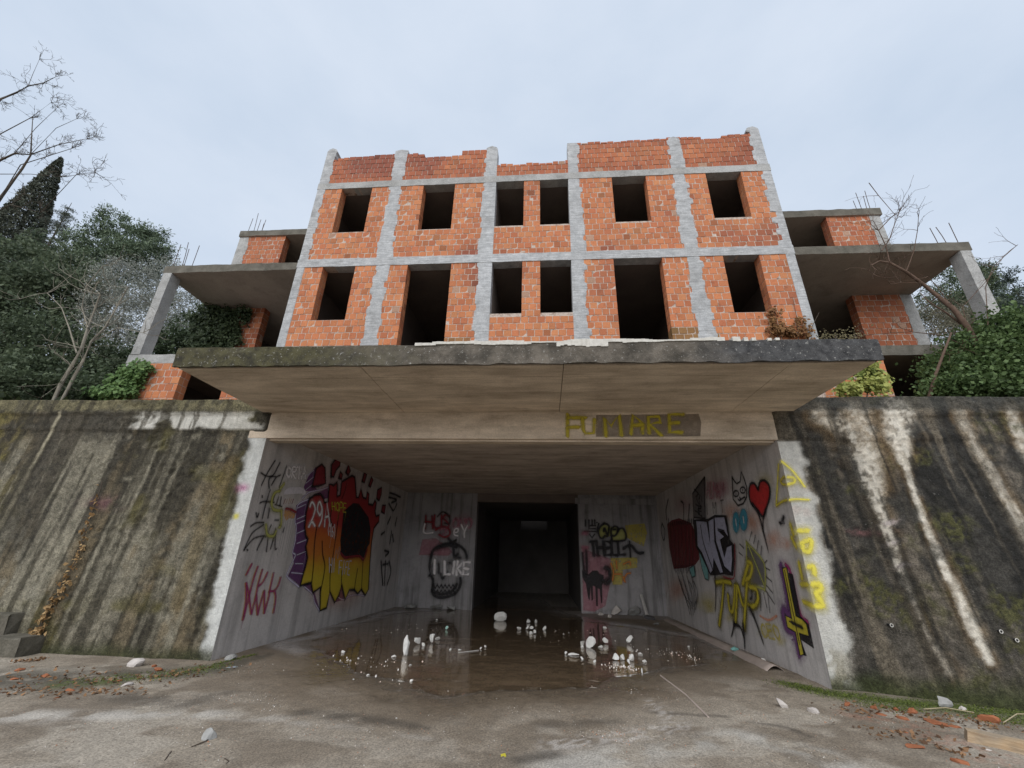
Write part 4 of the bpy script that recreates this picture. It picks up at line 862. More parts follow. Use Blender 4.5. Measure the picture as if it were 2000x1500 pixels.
ivy('yellow green vine hanging at the right canopy corner', [(1700, 735, 8.6, 26, 28, .15), (1718, 755, 8.5, 16, 18, .12), (1665, 760, 8.6, 28, 12, .15), (1685, 720, 8.7, 20, 12, .1)], 1600, .09, (.07, .10, .025), (.26, .26, .08), [[(1690, 790), (1700, 740), (1705, 705)]], 8.65)
ivy('tuft of dry weeds on the canopy edge by the right wing', [(1630, 658, 5.6, 30, 4, .1), (1675, 657, 5.6, 18, 3, .1), (1600, 655, 5.6, 16, 5, .1)], 260, .03, (.10, .09, .045), (.24, .2, .11), [[(1630, 668), (1634, 652)], [(1672, 668), (1668, 650)], [(1655, 668), (1660, 654)]], 5.6, M_dry, 'weed_tuft')
# trail of dry leaves on the left retaining wall
tr_ = [(196, 955), (180, 1000), (165, 1045), (150, 1090), (132, 1130), (112, 1165), (95, 1195), (78, 1225), (68, 1240)]
c0 = onY(130, 1130, 7.30); e = empty('dry_vine', c0, label='trail of curled tan dead leaves clinging to the left wall', category='plant'); inv = Matrix.Translation(-Vector(c0))
s = RNG.uniform(0, 1, 210) ** .7; tx = np.interp(s, np.linspace(0, 1, 9), [p[0] for p in tr_]); ty = np.interp(s, np.linspace(0, 1, 9), [p[1] for p in tr_])
P = np.array([onY(a + RNG.normal() * (3 + 4 * q), b_ + RNG.normal() * 7, 7.335 - RNG.uniform(0, .05)) for a, b_, q in zip(tx, ty, s)]); tt = RNG.uniform(0, 1, len(P))[:, None]
o = link('foliage', leaf_mesh('foliage', P, .075, np.array([.16, .085, .03]) * (1 - tt) + np.array([.52, .36, .18]) * tt, M_dry, .6, nrm=np.array([0, -.7, .5]), nj=.8, fold=.5), e); o.matrix_parent_inverse = inv
mb = MB(); mb.tube(pxpoly([(200, 940)] + tr_, 7.325), .008, 4); o = mb.obj('stem', M_bark, e); o.matrix_parent_inverse = inv
# ================================================================== graffiti: thin layers of spray paint on the walls
def paint_mat(name, c, op=.94, worn=.3):
    m = NT('spray_' + name, .6); g = m.noise(18, 4, .7); m.color(m.mix(.35, c, m.ramp(g, .3, .7, (.6, .6, .6), (1.1, 1.1, 1.1)), 'MULTIPLY'))
    e = m.attr('e', 'Fac'); a = m.ramp(m.math('ADD', e, m.math('MULTIPLY', m.math('SUBTRACT', m.noise(40, 3, .7), .5), .5)), .05, .75)
    w = m.ramp(m.noise(9, 7, .78), .36, .5, (1 - worn,) * 3, (1, 1, 1)); al = m.math('MULTIPLY', m.math('MULTIPLY', a, w), op)
    tr = m.n('BsdfTransparent'); ms = m.n('MixShader'); m.l(al, ms.inputs[0]); m.l(tr.outputs[0], ms.inputs[1]); m.l(m.b.outputs[0], ms.inputs[2]); m.l(ms.outputs[0], m.out.inputs['Surface']); return m.m
def flame_mat():
    m = NT('spray_flame', .6); sx = m.n('SeparateXYZ'); m.l(m.pos, sx.inputs[0]); z = m.math('ADD', sx.outputs[2], m.math('MULTIPLY', m.math('SUBTRACT', m.noise(3, 4, .6), .5), .35))
    c = m.mix(m.ramp(z, .0, 1.0), (0, 0, 0), (1, 1, 1)); r = m.n('ValToRGB'); k = m.math('DIVIDE', z, 4.0); m.l(k, r.inputs[0]); e = r.color_ramp.elements
    e[0].position = .27; e[0].color = (.62, .47, .04, 1); e[1].position = .74; e[1].color = (.33, .03, .035, 1)
    for p, cc in ((.34, (.60, .36, .03)), (.40, (.58, .20, .035)), (.50, (.55, .14, .03)), (.57, (.42, .045, .04))): q = e.new(p); q.color = (*cc, 1)
    m.color(m.mix(.35, r.outputs[0], m.ramp(m.noise(18, 4, .7), .3, .7, (.6, .6, .6), (1.1, 1.1, 1.1)), 'MULTIPLY')); return m.m
PM = {k: paint_mat(k, *v) for k, v in dict(black=((.018, .016, .018),), bthin=((.03, .028, .03), .75), purple=((.15, .06, .17),), lilac=((.62, .58, .75),), dred=((.26, .025, .035),), red=((.52, .03, .03),), white=((.82, .78, .78), .96, .15), wthin=((.66, .64, .64), .5, .5),
      magenta=((.33, .03, .14),), oglow=((.75, .36, .07), .55), maroon=((.17, .025, .03), .93), pink=((.55, .16, .24), .5, .5), yellow=((.60, .50, .05),), byellow=((.80, .70, .08), .85, .35), yhaze=((.60, .50, .08), .6, .5), ohaze=((.72, .27, .12), .6, .5), phaze=((.48, .15, .20), .5, .5), orange=((.62, .22, .04), .8),
      blue=((.06, .27, .36),), teal=((.2, .43, .42),), pale=((.46, .46, .58),), grey=((.16, .15, .15), .8), ygreen=((.42, .42, .12),), dim=((.15, .115, .085), .55), fum=((.50, .41, .03), .85, .35), mush=((.72, .68, .72), .96, .1)).items()}
PM['flame'] = flame_mat()
for k_, c_ in dict(black=(.05, .045, .05), purple=(.2, .08, .24), dred=(.3, .05, .06), red=(.5, .06, .05), magenta=(.4, .08, .2), yellow=(.6, .5, .08), byellow=(.8, .7, .1), bthin=(.06, .055, .06), white=(.75, .72, .72), ygreen=(.42, .42, .14), orange=(.6, .25, .08), blue=(.1, .3, .4), pink=(.5, .2, .26), lilac=(.6, .56, .72)).items(): PM[k_ + '_h'] = paint_mat(k_ + '_h', c_, .30, .5)
PKEYS = list(PM)
FONT = {'A': [[(0, 0), (.5, 1), (1, 0)], [(.22, .4), (.78, .4)]], 'C': [[(1, .85), (.5, 1), (0, .6), (.1, .15), (.6, 0), (1, .2)]], 'E': [[(1, 1), (0, 1), (0, 0), (1, 0)], [(0, .5), (.8, .5)]], 'F': [[(1, 1), (0, 1), (0, 0)], [(0, .5), (.8, .5)]], 'H': [[(0, 0), (0, 1)], [(1, 0), (1, 1)], [(0, .5), (1, .5)]], 'I': [[(.5, 0), (.5, 1)]],
        'K': [[(0, 0), (0, 1)], [(1, 1), (.05, .45), (1, 0)]], 'L': [[(0, 1), (0, 0), (1, 0)]], 'M': [[(0, 0), (0, 1), (.5, .4), (1, 1), (1, 0)]], 'N': [[(0, 0), (0, 1), (1, 0), (1, 1)]], 'O': [[(.5, 1), (.05, .75), (.05, .25), (.5, 0), (.95, .25), (.95, .75), (.5, 1)]], 'P': [[(0, 0), (0, 1), (.9, .9), (.9, .55), (0, .45)]],
        'R': [[(0, 0), (0, 1), (.9, .9), (.85, .55), (0, .48), (1, 0)]], 'S': [[(1, .9), (.4, 1), (.1, .75), (.9, .3), (.6, 0), (0, .1)]], 'T': [[(0, 1), (1, 1)], [(.5, 1), (.5, 0)]], 'U': [[(0, 1), (0, .2), (.5, 0), (1, .2), (1, 1)]], '2': [[(.05, .75), (.4, 1), (.9, .8), (.6, .4), (0, 0), (.5, .12), (1, 0)]], '9': [[(.9, .7), (.5, .5), (.1, .7), (.4, 1), (.9, .85), (.8, .4), (.4, 0)]],
        '4': [[(.7, 0), (.7, 1), (0, .35), (1, .35)]], '6': [[(.9, .9), (.3, .7), (.1, .2), (.5, 0), (.9, .25), (.5, .5), (.15, .35)]], '(': [[(.8, 1), (.4, .5), (.8, 0)]], ')': [[(.2, 1), (.6, .5), (.2, 0)]], ' ': []}
class Graf:
    def __init__(s, plane, org, sc, off=.005):
        s.p0, s.n, s.e1 = plane; s.e2 = np.array([0, 0, 1.0]); s.org = org; s.sc = sc; s.off = off; s.v = []; s.f = []; s.e = []; s.m = []
    def uv(s, q):
        P = onPlane(s.org[0] + q[0] / s.sc, s.org[1] + q[1] / s.sc, s.p0, s.n) - s.p0; return np.array([P @ s.e1, P @ s.e2])
    def W(s, q, o): return s.p0 + s.e1 * q[0] + s.e2 * q[1] + s.n * o
    def st(s, col, w, pts, taper=1.0, closed=False, world=False, smooth=True, halo=True):
        if halo and col + '_h' in PM and w < .2:
            rs = random.getstate(); s.st(col + '_h', w * 2.3, pts, taper, closed, world, smooth, False); random.setstate(rs)
            if random.random() < .16:
                q0 = pts[-1] if world else s.uv(pts[-1]); L_ = random.uniform(.08, .4); s.st(col, .012, [q0, q0 + np.array([.004, -L_])], .4, False, True, False, False)
        q = [np.array(p) if world else s.uv(p) for p in pts]
        if closed: q = q + [q[0]]
        if smooth and len(q) > 2:
            r = []
            for i in range(len(q) - 1):
                a = q[i - 1] if i else q[0]; b, c = q[i], q[i + 1]; d = q[i + 2] if i + 2 < len(q) else q[-1]
                for t in (0, .25, .5, .75): r.append(.5 * (2 * b + (c - a) * t + (2 * a - 5 * b + 4 * c - d) * t * t + (3 * b - a - 3 * c + d) * t ** 3))
            q = r + [q[-1]]
        elif len(q) == 2: q = [q[0], q[0] * .67 + q[1] * .33, q[0] * .33 + q[1] * .67, q[1]]
        n = len(q); d0 = q[1] - q[0]; d1 = q[-1] - q[-2]; d0 = d0 / (np.linalg.norm(d0) + 1e-9); d1 = d1 / (np.linalg.norm(d1) + 1e-9)
        q = [q[0] - d0 * w * .5] + q + [q[-1] + d1 * w * .5]; b = len(s.v); k = len(q)
        for i, p in enumerate(q):
            t = q[min(i + 1, k - 1)] - q[max(i - 1, 0)]; t = t / (np.linalg.norm(t) + 1e-9); nn = np.array([-t[1], t[0]]); f = i / (k - 1); hw = w * .62 * (1 + (taper - 1) * f) * (.55 if i in (0, k - 1) else 1) * random.uniform(.9, 1.1); o = s.off + .00012 * f
            for sgn, e in ((-1, 0.0), (0, 1.0 if 0 < i < k - 1 else 0.0), (1, 0.0)): s.v.append(s.W(p + nn * hw * sgn, o)); s.e.append(e)
        for i in range(k - 1):
            for j in (0, 1): s.f.append((b + i * 3 + j, b + i * 3 + j + 1, b + i * 3 + 4 + j, b + i * 3 + 3 + j)); s.m.append(PKEYS.index(col))
        s.off += .00025
    def po(s, col, pts, line=None, lw=.03):
        q = [s.uv(p) for p in pts]; b = len(s.v)
        for p in q: s.v.append(s.W(p, s.off)); s.e.append(1.0)
        s.f.append(tuple(range(b, b + len(q)))); s.m.append(PKEYS.index(col)); s.off += .00025
        if line: s.st(line, lw, pts, closed=True, smooth=False)
    def haze(s, col, c, rx, ry, n=14):
        q = [s.uv((c[0] + rx * math.cos(t) * random.uniform(.8, 1.1), c[1] + ry * math.sin(t) * random.uniform(.8, 1.1))) for t in np.linspace(0, 2 * math.pi, n, endpoint=False)]
        b = len(s.v); s.v.append(s.W(s.uv(c), s.off)); s.e.append(.55)
        for p in q: s.v.append(s.W(p, s.off)); s.e.append(0.0)
        for i in range(n): s.f.append((b, b + 1 + i, b + 1 + (i + 1) % n)); s.m.append(PKEYS.index(col))
        s.off += .00025
    def tx(s, col, w, string, quad, gap=.28):
        tl, tr_, br, bl = [s.uv(p) for p in quad]; n = len(string); cw = 1 / (n + (n - 1) * gap)
        for i, ch in enumerate(string):
            x0 = i * cw * (1 + gap)
            for pl in FONT[ch]:
                P = []
                for (x, y) in pl:
                    u = x0 + x * cw + random.uniform(-.07, .07) * cw; y = y + random.uniform(-.07, .07); P.append((bl * (1 - u) + br * u) * (1 - y) + (tl * (1 - u) + tr_ * u) * y)
                s.st(col, w, P, world=True, smooth=len(P) > 4)
    def done(s, parent, label, name='graffiti'):
        me = bpy.data.meshes.new(name); me.from_pydata([tuple(p) for p in s.v], [], s.f); used = sorted(set(s.m))
        for k in used: me.materials.append(PM[PKEYS[k]])
        me.polygons.foreach_set('material_index', [used.index(k) for k in s.m]); at = me.attributes.new('e', 'FLOAT', 'POINT'); at.data.foreach_set('value', s.e); me.update()
        return link(name, me, parent, label=label)
def vplane(a, b, sgn):
    e = np.array([b[0] - a[0], b[1] - a[1], 0.0]); e /= np.linalg.norm(e); return np.array([a[0], a[1], 0.0]), sgn * np.array([-e[1], e[0], 0]), e
PLN = vplane(PL0, PL1, -1); PRN = vplane(PR0, PR1, 1); PBN = (np.array([0, 15.5, 0.0]), np.array([0, -1.0, 0]), np.array([1.0, 0, 0])); PFN = (np.array([0, 7.37, 0.0]), np.array([0, -1.0, 0]), np.array([1.0, 0, 0])); PSN = (np.array([0, 7.345, 0.0]), np.array([0, -1.0, 0]), np.array([1.0, 0, 0]))
# --- left wall: flame mural
g = Graf(PLN, (550, 880), 4.686)
g.po('purple', [(130, 500), (240, 440), (330, 385), (420, 345), (440, 430), (300, 470), (260, 760), (250, 1000), (220, 1150), (165, 1240), (55, 1150), (110, 1030), (95, 930), (130, 820), (125, 660)])
g.po('purple', [(200, 335), (240, 240), (310, 150), (330, 200), (300, 320), (330, 372), (215, 372)]); g.po('purple', [(180, 1215), (270, 1210), (300, 1300), (350, 1470), (300, 1380), (280, 1310), (215, 1270)]); g.po('purple', [(540, 1230), (620, 1275), (570, 1365), (480, 1390)])
for pts in ([(440, 330), (360, 358), (250, 382), (185, 440)], [(240, 448), (145, 500), (120, 640), (132, 700), (120, 830), (98, 930), (122, 962), (60, 1100), (52, 1160), (160, 1250)], [(205, 1245), (280, 1315), (300, 1390), (345, 1470)], [(500, 1330), (560, 1365), (620, 1330), (690, 1320), (755, 1330)]): g.st('lilac', .035, pts)
for y, k in ((500, -28), (600, -28), (640, -28), (730, -28), (825, -25), (930, -25), (1035, 0), (1125, 8)): g.st('lilac', .022, [(135 if y < 1000 else 85 + (y < 1100) * 35, y - k), (220 if y < 1000 else 190, y + k * .3)])
for y in (180, 240, 300): g.st('lilac', .02, [(215, y + 60), (290, y)])
body = [(250, 440), (300, 405), (350, 400), (380, 440), (385, 475), (420, 470), (430, 310), (470, 320), (500, 290), (505, 370), (500, 420), (530, 410), (545, 285), (640, 230), (665, 245), (672, 330), (680, 430), (700, 430), (720, 350), (740, 430), (770, 440), (780, 380), (795, 400), (790, 490), (830, 500), (850, 455), (862, 480), (850, 560), (860, 600), (890, 590), (885, 650), (840, 710), (820, 830), (805, 1000), (790, 1270), (760, 1325), (725, 1270), (690, 1310), (660, 1275), (615, 1275), (575, 1365), (545, 1230), (520, 1320), (480, 1390), (435, 1290), (405, 1440), (345, 1465), (350, 1250), (280, 1300), (265, 1210), (165, 1235), (215, 1050), (230, 980), (215, 880), (235, 810), (215, 780), (205, 700), (220, 560)]
g.haze('phaze', (480, 330), 380, 260); g.haze('ohaze', (500, 1300), 400, 220); g.po('flame', body, 'black', .065)
for pts in ([(315, 700), (295, 850), (285, 1050), (270, 1200)], [(365, 830), (370, 950), (390, 1050), (375, 1170), (350, 1290)], [(490, 790), (465, 960), (440, 1110), (435, 1290)], [(545, 1100), (540, 1240)], [(690, 1080), (670, 1200), (660, 1280)], [(740, 1000), (725, 1270)], [(590, 300), (570, 380), (545, 440)], [(455, 520), (440, 620), (460, 690)], [(520, 560), (500, 700), (490, 790)]): g.st('black', .035, pts)
g.st('dred', .10, [(535, 930), (570, 975), (620, 970), (670, 965), (710, 965), (745, 990), (775, 900)])
g.po('black', [(560, 560), (600, 520), (650, 480), (700, 485), (740, 540), (790, 610), (808, 720), (800, 850), (770, 900), (745, 985), (710, 955), (670, 955), (620, 962), (570, 965), (535, 925), (530, 820), (545, 700)])
for d in ([(270, 330), (310, 160), (360, 125), (390, 160), (395, 300), (330, 325)], [(445, 240), (450, 130), (490, 75), (530, 90), (525, 140), (490, 180), (470, 240)], [(515, 250), (530, 195), (550, 220), (540, 265)], [(580, 200), (605, 125), (622, 190), (600, 228)], [(728, 280), (750, 200), (772, 220), (750, 295)], [(790, 320), (815, 240), (830, 270), (805, 335)], [(862, 440), (870, 360), (910, 335), (905, 400), (885, 460)], [(905, 560), (915, 500), (945, 500), (935, 580)]): g.po('dred', d, 'black', .05)
g.tx('white', .065, '29A', [(250, 465), (425, 485), (430, 705), (235, 695)]); g.tx('white', .028, '(46)', [(412, 665), (485, 685), (480, 800), (408, 780)]); g.tx('yellow', .035, 'HOPE', [(450, 470), (580, 485), (575, 565), (450, 545)]); g.tx('mush', .04, 'HI FIFE', [(425, 985), (625, 1020), (605, 1140), (425, 1110)]); g.st('wthin', .03, [(470, 985), (490, 900), (500, 990), (515, 880), (522, 950)])
g.done(PWL, 'flame mural in red, orange and yellow with a black hole')
g = Graf(PLN, (460, 880), 7.5, .009)
for pts in ([(575, 145), (460, 330), (375, 505)], [(370, 325), (450, 375), (580, 380)], [(645, 175), (560, 340), (485, 420), (485, 550)], [(745, 220), (690, 380), (630, 540)], [(650, 360), (590, 390), (520, 505)], [(350, 765), (420, 745), (560, 760)], [(500, 575), (430, 800), (385, 990)], [(580, 620), (530, 760)], [(570, 790), (600, 800), (670, 820)], [(490, 850), (465, 990)], [(290, 910), (305, 980), (330, 920)], [(380, 660), (383, 685)], [(620, 680), (590, 780)], [(660, 680), (640, 800)],
            [(210, 1110), (290, 1060), (400, 1055)], [(400, 1085), (250, 1190), (180, 1300), (110, 1460)], [(110, 1460), (240, 1300), (380, 1250), (430, 1260)], [(395, 1270), (330, 1390), (300, 1460)], [(510, 1090), (470, 1200), (460, 1300), (440, 1480)], [(575, 1140), (540, 1300), (500, 1440)], [(575, 1210), (565, 1430), (590, 1440)], [(450, 1250), (570, 1230)], [(150, 1450), (165, 1462)], [(560, 1020), (620, 1020)], [(700, 1130), (680, 1195)]): g.st('bthin', .032, pts)
for pts in ([(640, 590), (560, 620), (515, 740), (540, 860), (660, 880)], [(430, 1080), (450, 1230), (540, 1250), (580, 1180)], [(660, 880), (650, 1100), (620, 1120)], [(700, 480), (640, 560)]): g.st('ygreen', .07, pts)
g.tx('white', .065, 'ORTA', [(735, 245), (1020, 240), (1000, 415), (735, 385)])
g.po('mush', [(685, 645), (710, 580), (770, 540), (940, 535), (1010, 590), (1010, 640), (970, 655), (950, 630)]); g.po('oglow', [(700, 870), (780, 880), (860, 930), (840, 1000), (770, 990), (720, 1030), (690, 950)]); g.st('dred', .06, [(715, 850), (790, 860), (865, 905)])
for x in (710, 740, 780, 800, 830): g.st('dred' if x % 20 else 'oglow', .02, [(x, 690 + x % 30), (x - 25, 780)])
for x in (700, 730, 760, 800, 830, 850): g.st('wthin', .018, [(x, 960 + x % 40), (x - 50, 1220), (x - 110, 1480 + x % 90)])
g.done(PWL, 'black scrawled tags with a white mushroom shape')
g = Graf(PLN, (440, 1080), 6.82, .007)
nak = [[(350, 145), (275, 290)], [(275, 400), (270, 640), (230, 890)], [(275, 400), (310, 560), (340, 810)], [(430, 180), (380, 320), (330, 500), (270, 740), (240, 860)], [(340, 810), (400, 600), (430, 430), (490, 220)], [(560, 255), (500, 380), (440, 440)], [(410, 560), (415, 680), (425, 820)], [(515, 500), (470, 650), (425, 820)], [(515, 510), (515, 800)], [(640, 260), (590, 480), (570, 600), (510, 800)], [(735, 320), (700, 430), (650, 500), (580, 510)], [(650, 510), (665, 600), (635, 800)]]
for pts in nak: g.st('oglow', .045, [(x - 12, y + 4) for x, y in pts])
for pts in nak: g.st('magenta', .036, pts)
g.done(PWL, 'magenta tag with orange edges')
g = Graf(PLN, (740, 940), 5.77, .007)
for pts in ([(120, 130), (180, 150), (240, 180)], [(110, 250), (160, 330), (200, 250)], [(130, 400), (95, 480)], [(200, 410), (180, 500)], [(110, 180), (200, 210), (140, 240)], [(140, 560), (120, 700)], [(60, 780), (110, 800), (70, 840)], [(20, 900), (40, 1170)], [(70, 900), (60, 1170)], [(110, 900), (130, 1020), (90, 1160)], [(40, 940), (100, 930)], [(150, 600), (160, 680)], [(20, 600), (60, 570)]): g.st('bthin', .075, pts)
g.done(PWL, 'dark blurred tags deep inside the passage')
# --- end wall, left of the doorway
g = Graf(PBN, (740, 940), 5.77, .007)
g.po('phaze', [(490, 655), (640, 640), (780, 740), (830, 800), (780, 840), (450, 830)]); g.haze('phaze', (950, 430), 140, 110)
for pts in ([(590, 850), (620, 770), (740, 710), (870, 710), (960, 770), (990, 850), (985, 910)], [(590, 850), (575, 950), (590, 1060), (612, 1120), (605, 1250), (650, 1300), (730, 1310), (850, 1270), (910, 1190), (920, 1100), (890, 1010)], [(620, 1040), (600, 980), (620, 920), (670, 940), (670, 1030)], [(760, 920), (830, 930), (840, 1020), (790, 1040), (750, 980), (760, 920)], [(700, 1040), (718, 1095), (750, 1045)], [(840, 760), (850, 850), (890, 820)], [(830, 900), (870, 870), (920, 865)], [(610, 1240), (700, 1275), (820, 1240), (880, 1160)], [(780, 640), (830, 690), (870, 660)], [(570, 1060), (620, 1055)], [(640, 760), (760, 725), (880, 740)]): g.st('black', .10, pts)
for a in (1165, 1225): g.st('black', .07, [(615 + 22 * i, a + (40 if i % 2 else 0)) for i in range(12)], smooth=False)
g.tx('white', .12, 'I LIKE', [(600, 890), (1030, 912), (1010, 1055), (600, 1035)], .15)
g.tx('dred', .08, 'HUS', [(530, 385), (800, 385), (800, 525), (530, 530)]); g.tx('pink', .06, 'ONO', [(835, 420), (1045, 420), (1045, 520), (835, 520)])
for pts in ([(520, 480), (510, 580), (610, 580)], [(850, 580), (890, 570), (890, 535), (855, 545), (850, 600), (890, 615)], [(930, 490), (965, 570)], [(1000, 500), (965, 570), (965, 630)]): g.st('white', .07, pts)
g.st('dred', .08, [(640, 550), (720, 510), (790, 540), (800, 600), (740, 630), (680, 600)]); g.st('pink', .06, [(690, 550), (740, 530), (760, 570), (720, 600)]); g.st('bthin', .05, [(660, 400), (720, 345), (790, 390), (800, 480), (740, 470)])
g.done(PBL, 'black skull drawing with white letters reading I LIKE')
# --- end wall, right of the doorway
g = Graf((np.array([0, 15.497, 0.0]), PBN[1], PBN[2]), (1120, 960), 5.77, .007)
g.po('yhaze', [(580, 380), (800, 360), (830, 470), (790, 620), (600, 520)]); g.po('yhaze', [(420, 750), (720, 740), (720, 860), (560, 880), (550, 1050), (440, 1050)]); g.po('phaze', [(100, 640), (420, 760), (420, 1000), (360, 1290), (240, 1350), (110, 1340)]); g.haze('yhaze', (700, 450), 140, 160)
for pts in ([(135, 320), (135, 390)], [(175, 320), (175, 420), (250, 420)], [(210, 320), (210, 375)], [(240, 320), (240, 370)], [(190, 385), (250, 385)], [(262, 350), (285, 355), (262, 460)], [(120, 450), (250, 450)], [(180, 480), (210, 520), (240, 480)]): g.st('black', .05, pts, smooth=False)
g.po('ygreen', [(345, 365), (300, 400), (282, 450), (300, 515), (330, 530), (420, 500), (440, 550), (500, 558), (585, 540), (590, 480), (560, 420), (500, 410), (460, 395), (400, 400)])
for pts in ([(345, 360), (300, 400), (280, 450), (295, 510), (330, 530), (350, 500), (385, 500), (400, 400), (380, 370), (345, 360)], [(430, 420), (460, 395), (500, 410), (490, 470), (460, 500), (430, 490), (420, 450), (430, 420)], [(425, 495), (440, 550), (480, 560), (540, 555), (585, 540), (590, 480), (560, 420), (520, 420), (500, 450)], [(340, 450), (350, 410), (375, 480)], [(450, 430), (475, 425)]): g.st('black', .075, pts)
g.tx('black', .11, 'THELL', [(185, 565), (570, 560), (580, 715), (200, 715)], .15); g.st('black', .11, [(560, 645), (600, 620), (650, 610), (700, 670), (740, 695), (785, 690)]); g.st('black', .07, [(630, 560), (642, 740)])
g.po('black', [(95, 880), (130, 920), (170, 930), (215, 890), (270, 890), (300, 930), (340, 940), (340, 1010), (322, 1060), (325, 1250), (310, 1260), (296, 1100), (272, 1090), (275, 1290), (255, 1290), (245, 1070), (216, 1060), (220, 1220), (205, 1230), (192, 1070), (182, 1230), (165, 1200), (140, 1040), (100, 970)])
g.st('black', .08, [(100, 690), (108, 800), (125, 920)]); g.st('black', .08, [(140, 640), (150, 800), (150, 920)]); g.st('black', .16, [(335, 1000), (375, 1035), (410, 990), (412, 920), (395, 870), (355, 860)]); g.st('pink', .12, [(100, 470), (150, 475)]); g.st('pink', .12, [(100, 630), (160, 632)])
for pts in ([(420, 810), (450, 900), (440, 1000)], [(560, 820), (630, 790), (640, 830)], [(460, 930), (540, 930)], [(560, 1000), (600, 930), (640, 920)], [(480, 780), (490, 870)], [(560, 960), (580, 1020)]): g.st('orange', .06, pts)
g.done(PBR, 'black cat silhouette under black letters reading THELL')
# --- right wall
g = Graf(PRN, (1280, 900), 4.6875)
g.haze('ohaze', (700, 470), 130, 120); g.haze('phaze', (560, 250), 170, 170); g.haze('yhaze', (480, 1300), 130, 160); g.haze('ohaze', (200, 1180), 120, 150); g.haze('phaze', (260, 400), 130, 130); g.po('maroon', [(110, 580), (150, 545), (220, 525), (330, 570), (360, 640), (395, 760), (405, 900), (370, 950), (280, 980), (170, 990), (130, 800)])
for i in range(14): x = 120 + i * 18; g.st('black', .05, [(x, 590 - i), (x + 4, 530 + (i * 37) % 40)]); g.st('black', .05, [(170 + i * 15, 960), (175 + i * 15, 1000 + (i * 23) % 40)])
for i in range(7): g.st('bthin', .03, [(140 + i * 35, 600), (160 + i * 32, 950)])
for pts in ([(125, 350), (105, 450), (110, 540)], [(240, 370), (265, 400), (268, 540)], [(320, 400), (310, 560)], [(70, 570), (60, 640), (85, 730), (95, 640), (70, 575)]): g.st('bthin', .05, pts)
g.po('grey', [(460, 150), (462, 400), (470, 530), (360, 520), (350, 300), (400, 230)], 'black', .04)
for i in range(9): g.st('black', .03, [(365 + (i * 31) % 70, 260 + i * 28), (400 + (i * 17) % 50, 300 + i * 26), (380 + (i * 29) % 60, 330 + i * 22)])
g.tx('pink', .03, 'HUMAN', [(490, 195), (640, 200), (640, 340), (485, 345)]); g.tx('bthin', .022, 'I M T', [(475, 400), (640, 355), (645, 470), (480, 500)])
M1 = [(385, 545), (485, 555), (518, 760), (500, 550), (552, 525), (560, 740), (640, 1020), (612, 1035), (550, 900), (548, 1000), (520, 1035), (440, 840), (400, 780), (395, 620)]; E1 = [(556, 515), (650, 510), (690, 700), (650, 650), (585, 635), (650, 690), (612, 725), (650, 880), (672, 785), (718, 772), (725, 900), (715, 1030), (650, 970), (572, 740)]
g.po('teal', [(405, 790), (440, 840), (500, 1010), (502, 1095), (470, 1080), (440, 980)], 'black', .025); g.po('teal', [(325, 985), (365, 960), (380, 1055), (350, 1068)], 'black', .025)
g.po('black', [(360, 540), (500, 530), (560, 495), (668, 500), (700, 720), (740, 770), (745, 920), (730, 1055), (650, 1040), (520, 1050), (430, 860), (385, 790)]); g.po('pale', M1, 'black', .035); g.po('pale', E1, 'black', .035); g.st('black', .035, [(430, 590), (460, 760), (545, 1000)]); g.st('black', .03, [(590, 625), (650, 640)]); g.st('dred', .04, [(745, 760), (750, 920), (735, 1075), (640, 1060)])
for i in range(12): g.st('bthin', .035, [(210 + i * 14, 1010 + (i * 41) % 120), (260 + i * 13, 1180 + (i * 31) % 80), (320 + i * 6, 1300 + (i * 53) % 130)])
g.done(PWR, 'maroon block beside pale lilac letters reading ME')
g = Graf(PRN, (1400, 900), 4.686, .008)
g.haze('yhaze', (440, 200), 130, 150); g.haze('ohaze', (330, 560), 170, 150); g.haze('ohaze', (520, 720), 110, 150); g.haze('ohaze', (640, 760), 70, 90); g.haze('phaze', (60, 250), 90, 130)
for cx, cy, rx, ry in ((180, 562, 24, 80), (250, 540, 28, 84)):
    g.st('blue', .09, [(cx + rx * math.cos(t), cy + ry * math.sin(t)) for t in np.linspace(0, 6.28, 11)]); g.po('blue', [(cx + rx * math.cos(t), cy + ry * math.sin(t)) for t in np.linspace(0, 6.0, 10)]); g.st('white', .03, [(cx - 4, cy - 30), (cx + 4, cy + 30)])
heart = [(385, 262), (400, 195), (440, 180), (485, 230), (490, 330), (455, 450), (425, 510), (380, 450), (320, 390), (300, 300), (310, 220), (345, 205), (375, 245)]
g.po('red', heart); g.st('black', .055, heart, closed=True); g.st('black', .10, [(335, 400), (390, 490), (425, 620), (455, 740), (475, 820)], .15); g.st('black', .06, [(455, 450), (432, 530), (430, 640)], .5)
for pts in ([(145, 150), (150, 250), (155, 350), (200, 410), (250, 390), (280, 330), (280, 240), (255, 160), (230, 100), (220, 190), (190, 210), (170, 190), (145, 150)], [(200, 350), (215, 365), (232, 350), (262, 330)], [(215, 335), (225, 350)]): g.st('black', .035, pts, smooth=False)
for cx, cy in ((183, 300), (245, 268)): g.st('black', .03, [(cx + 24 * math.cos(t), cy + 27 * math.sin(t)) for t in np.linspace(0, 6.28, 10)]); g.st('black', .03, [(cx, cy - 5), (cx, cy + 5)])
g.st('black', .07, [(585, 570), (605, 560), (620, 510)]); g.st('grey', .05, [(600, 560), (630, 570)])
g.po('grey', [(285, 800), (330, 790), (440, 940), (445, 1140), (330, 1130), (290, 960)])
for pts in ([(275, 740), (440, 935), (448, 1180)], [(282, 745), (320, 830), (440, 1130)], [(448, 1180), (380, 1155), (300, 1150)], [(280, 750), (285, 1000)]): g.st('ygreen', .055, pts)
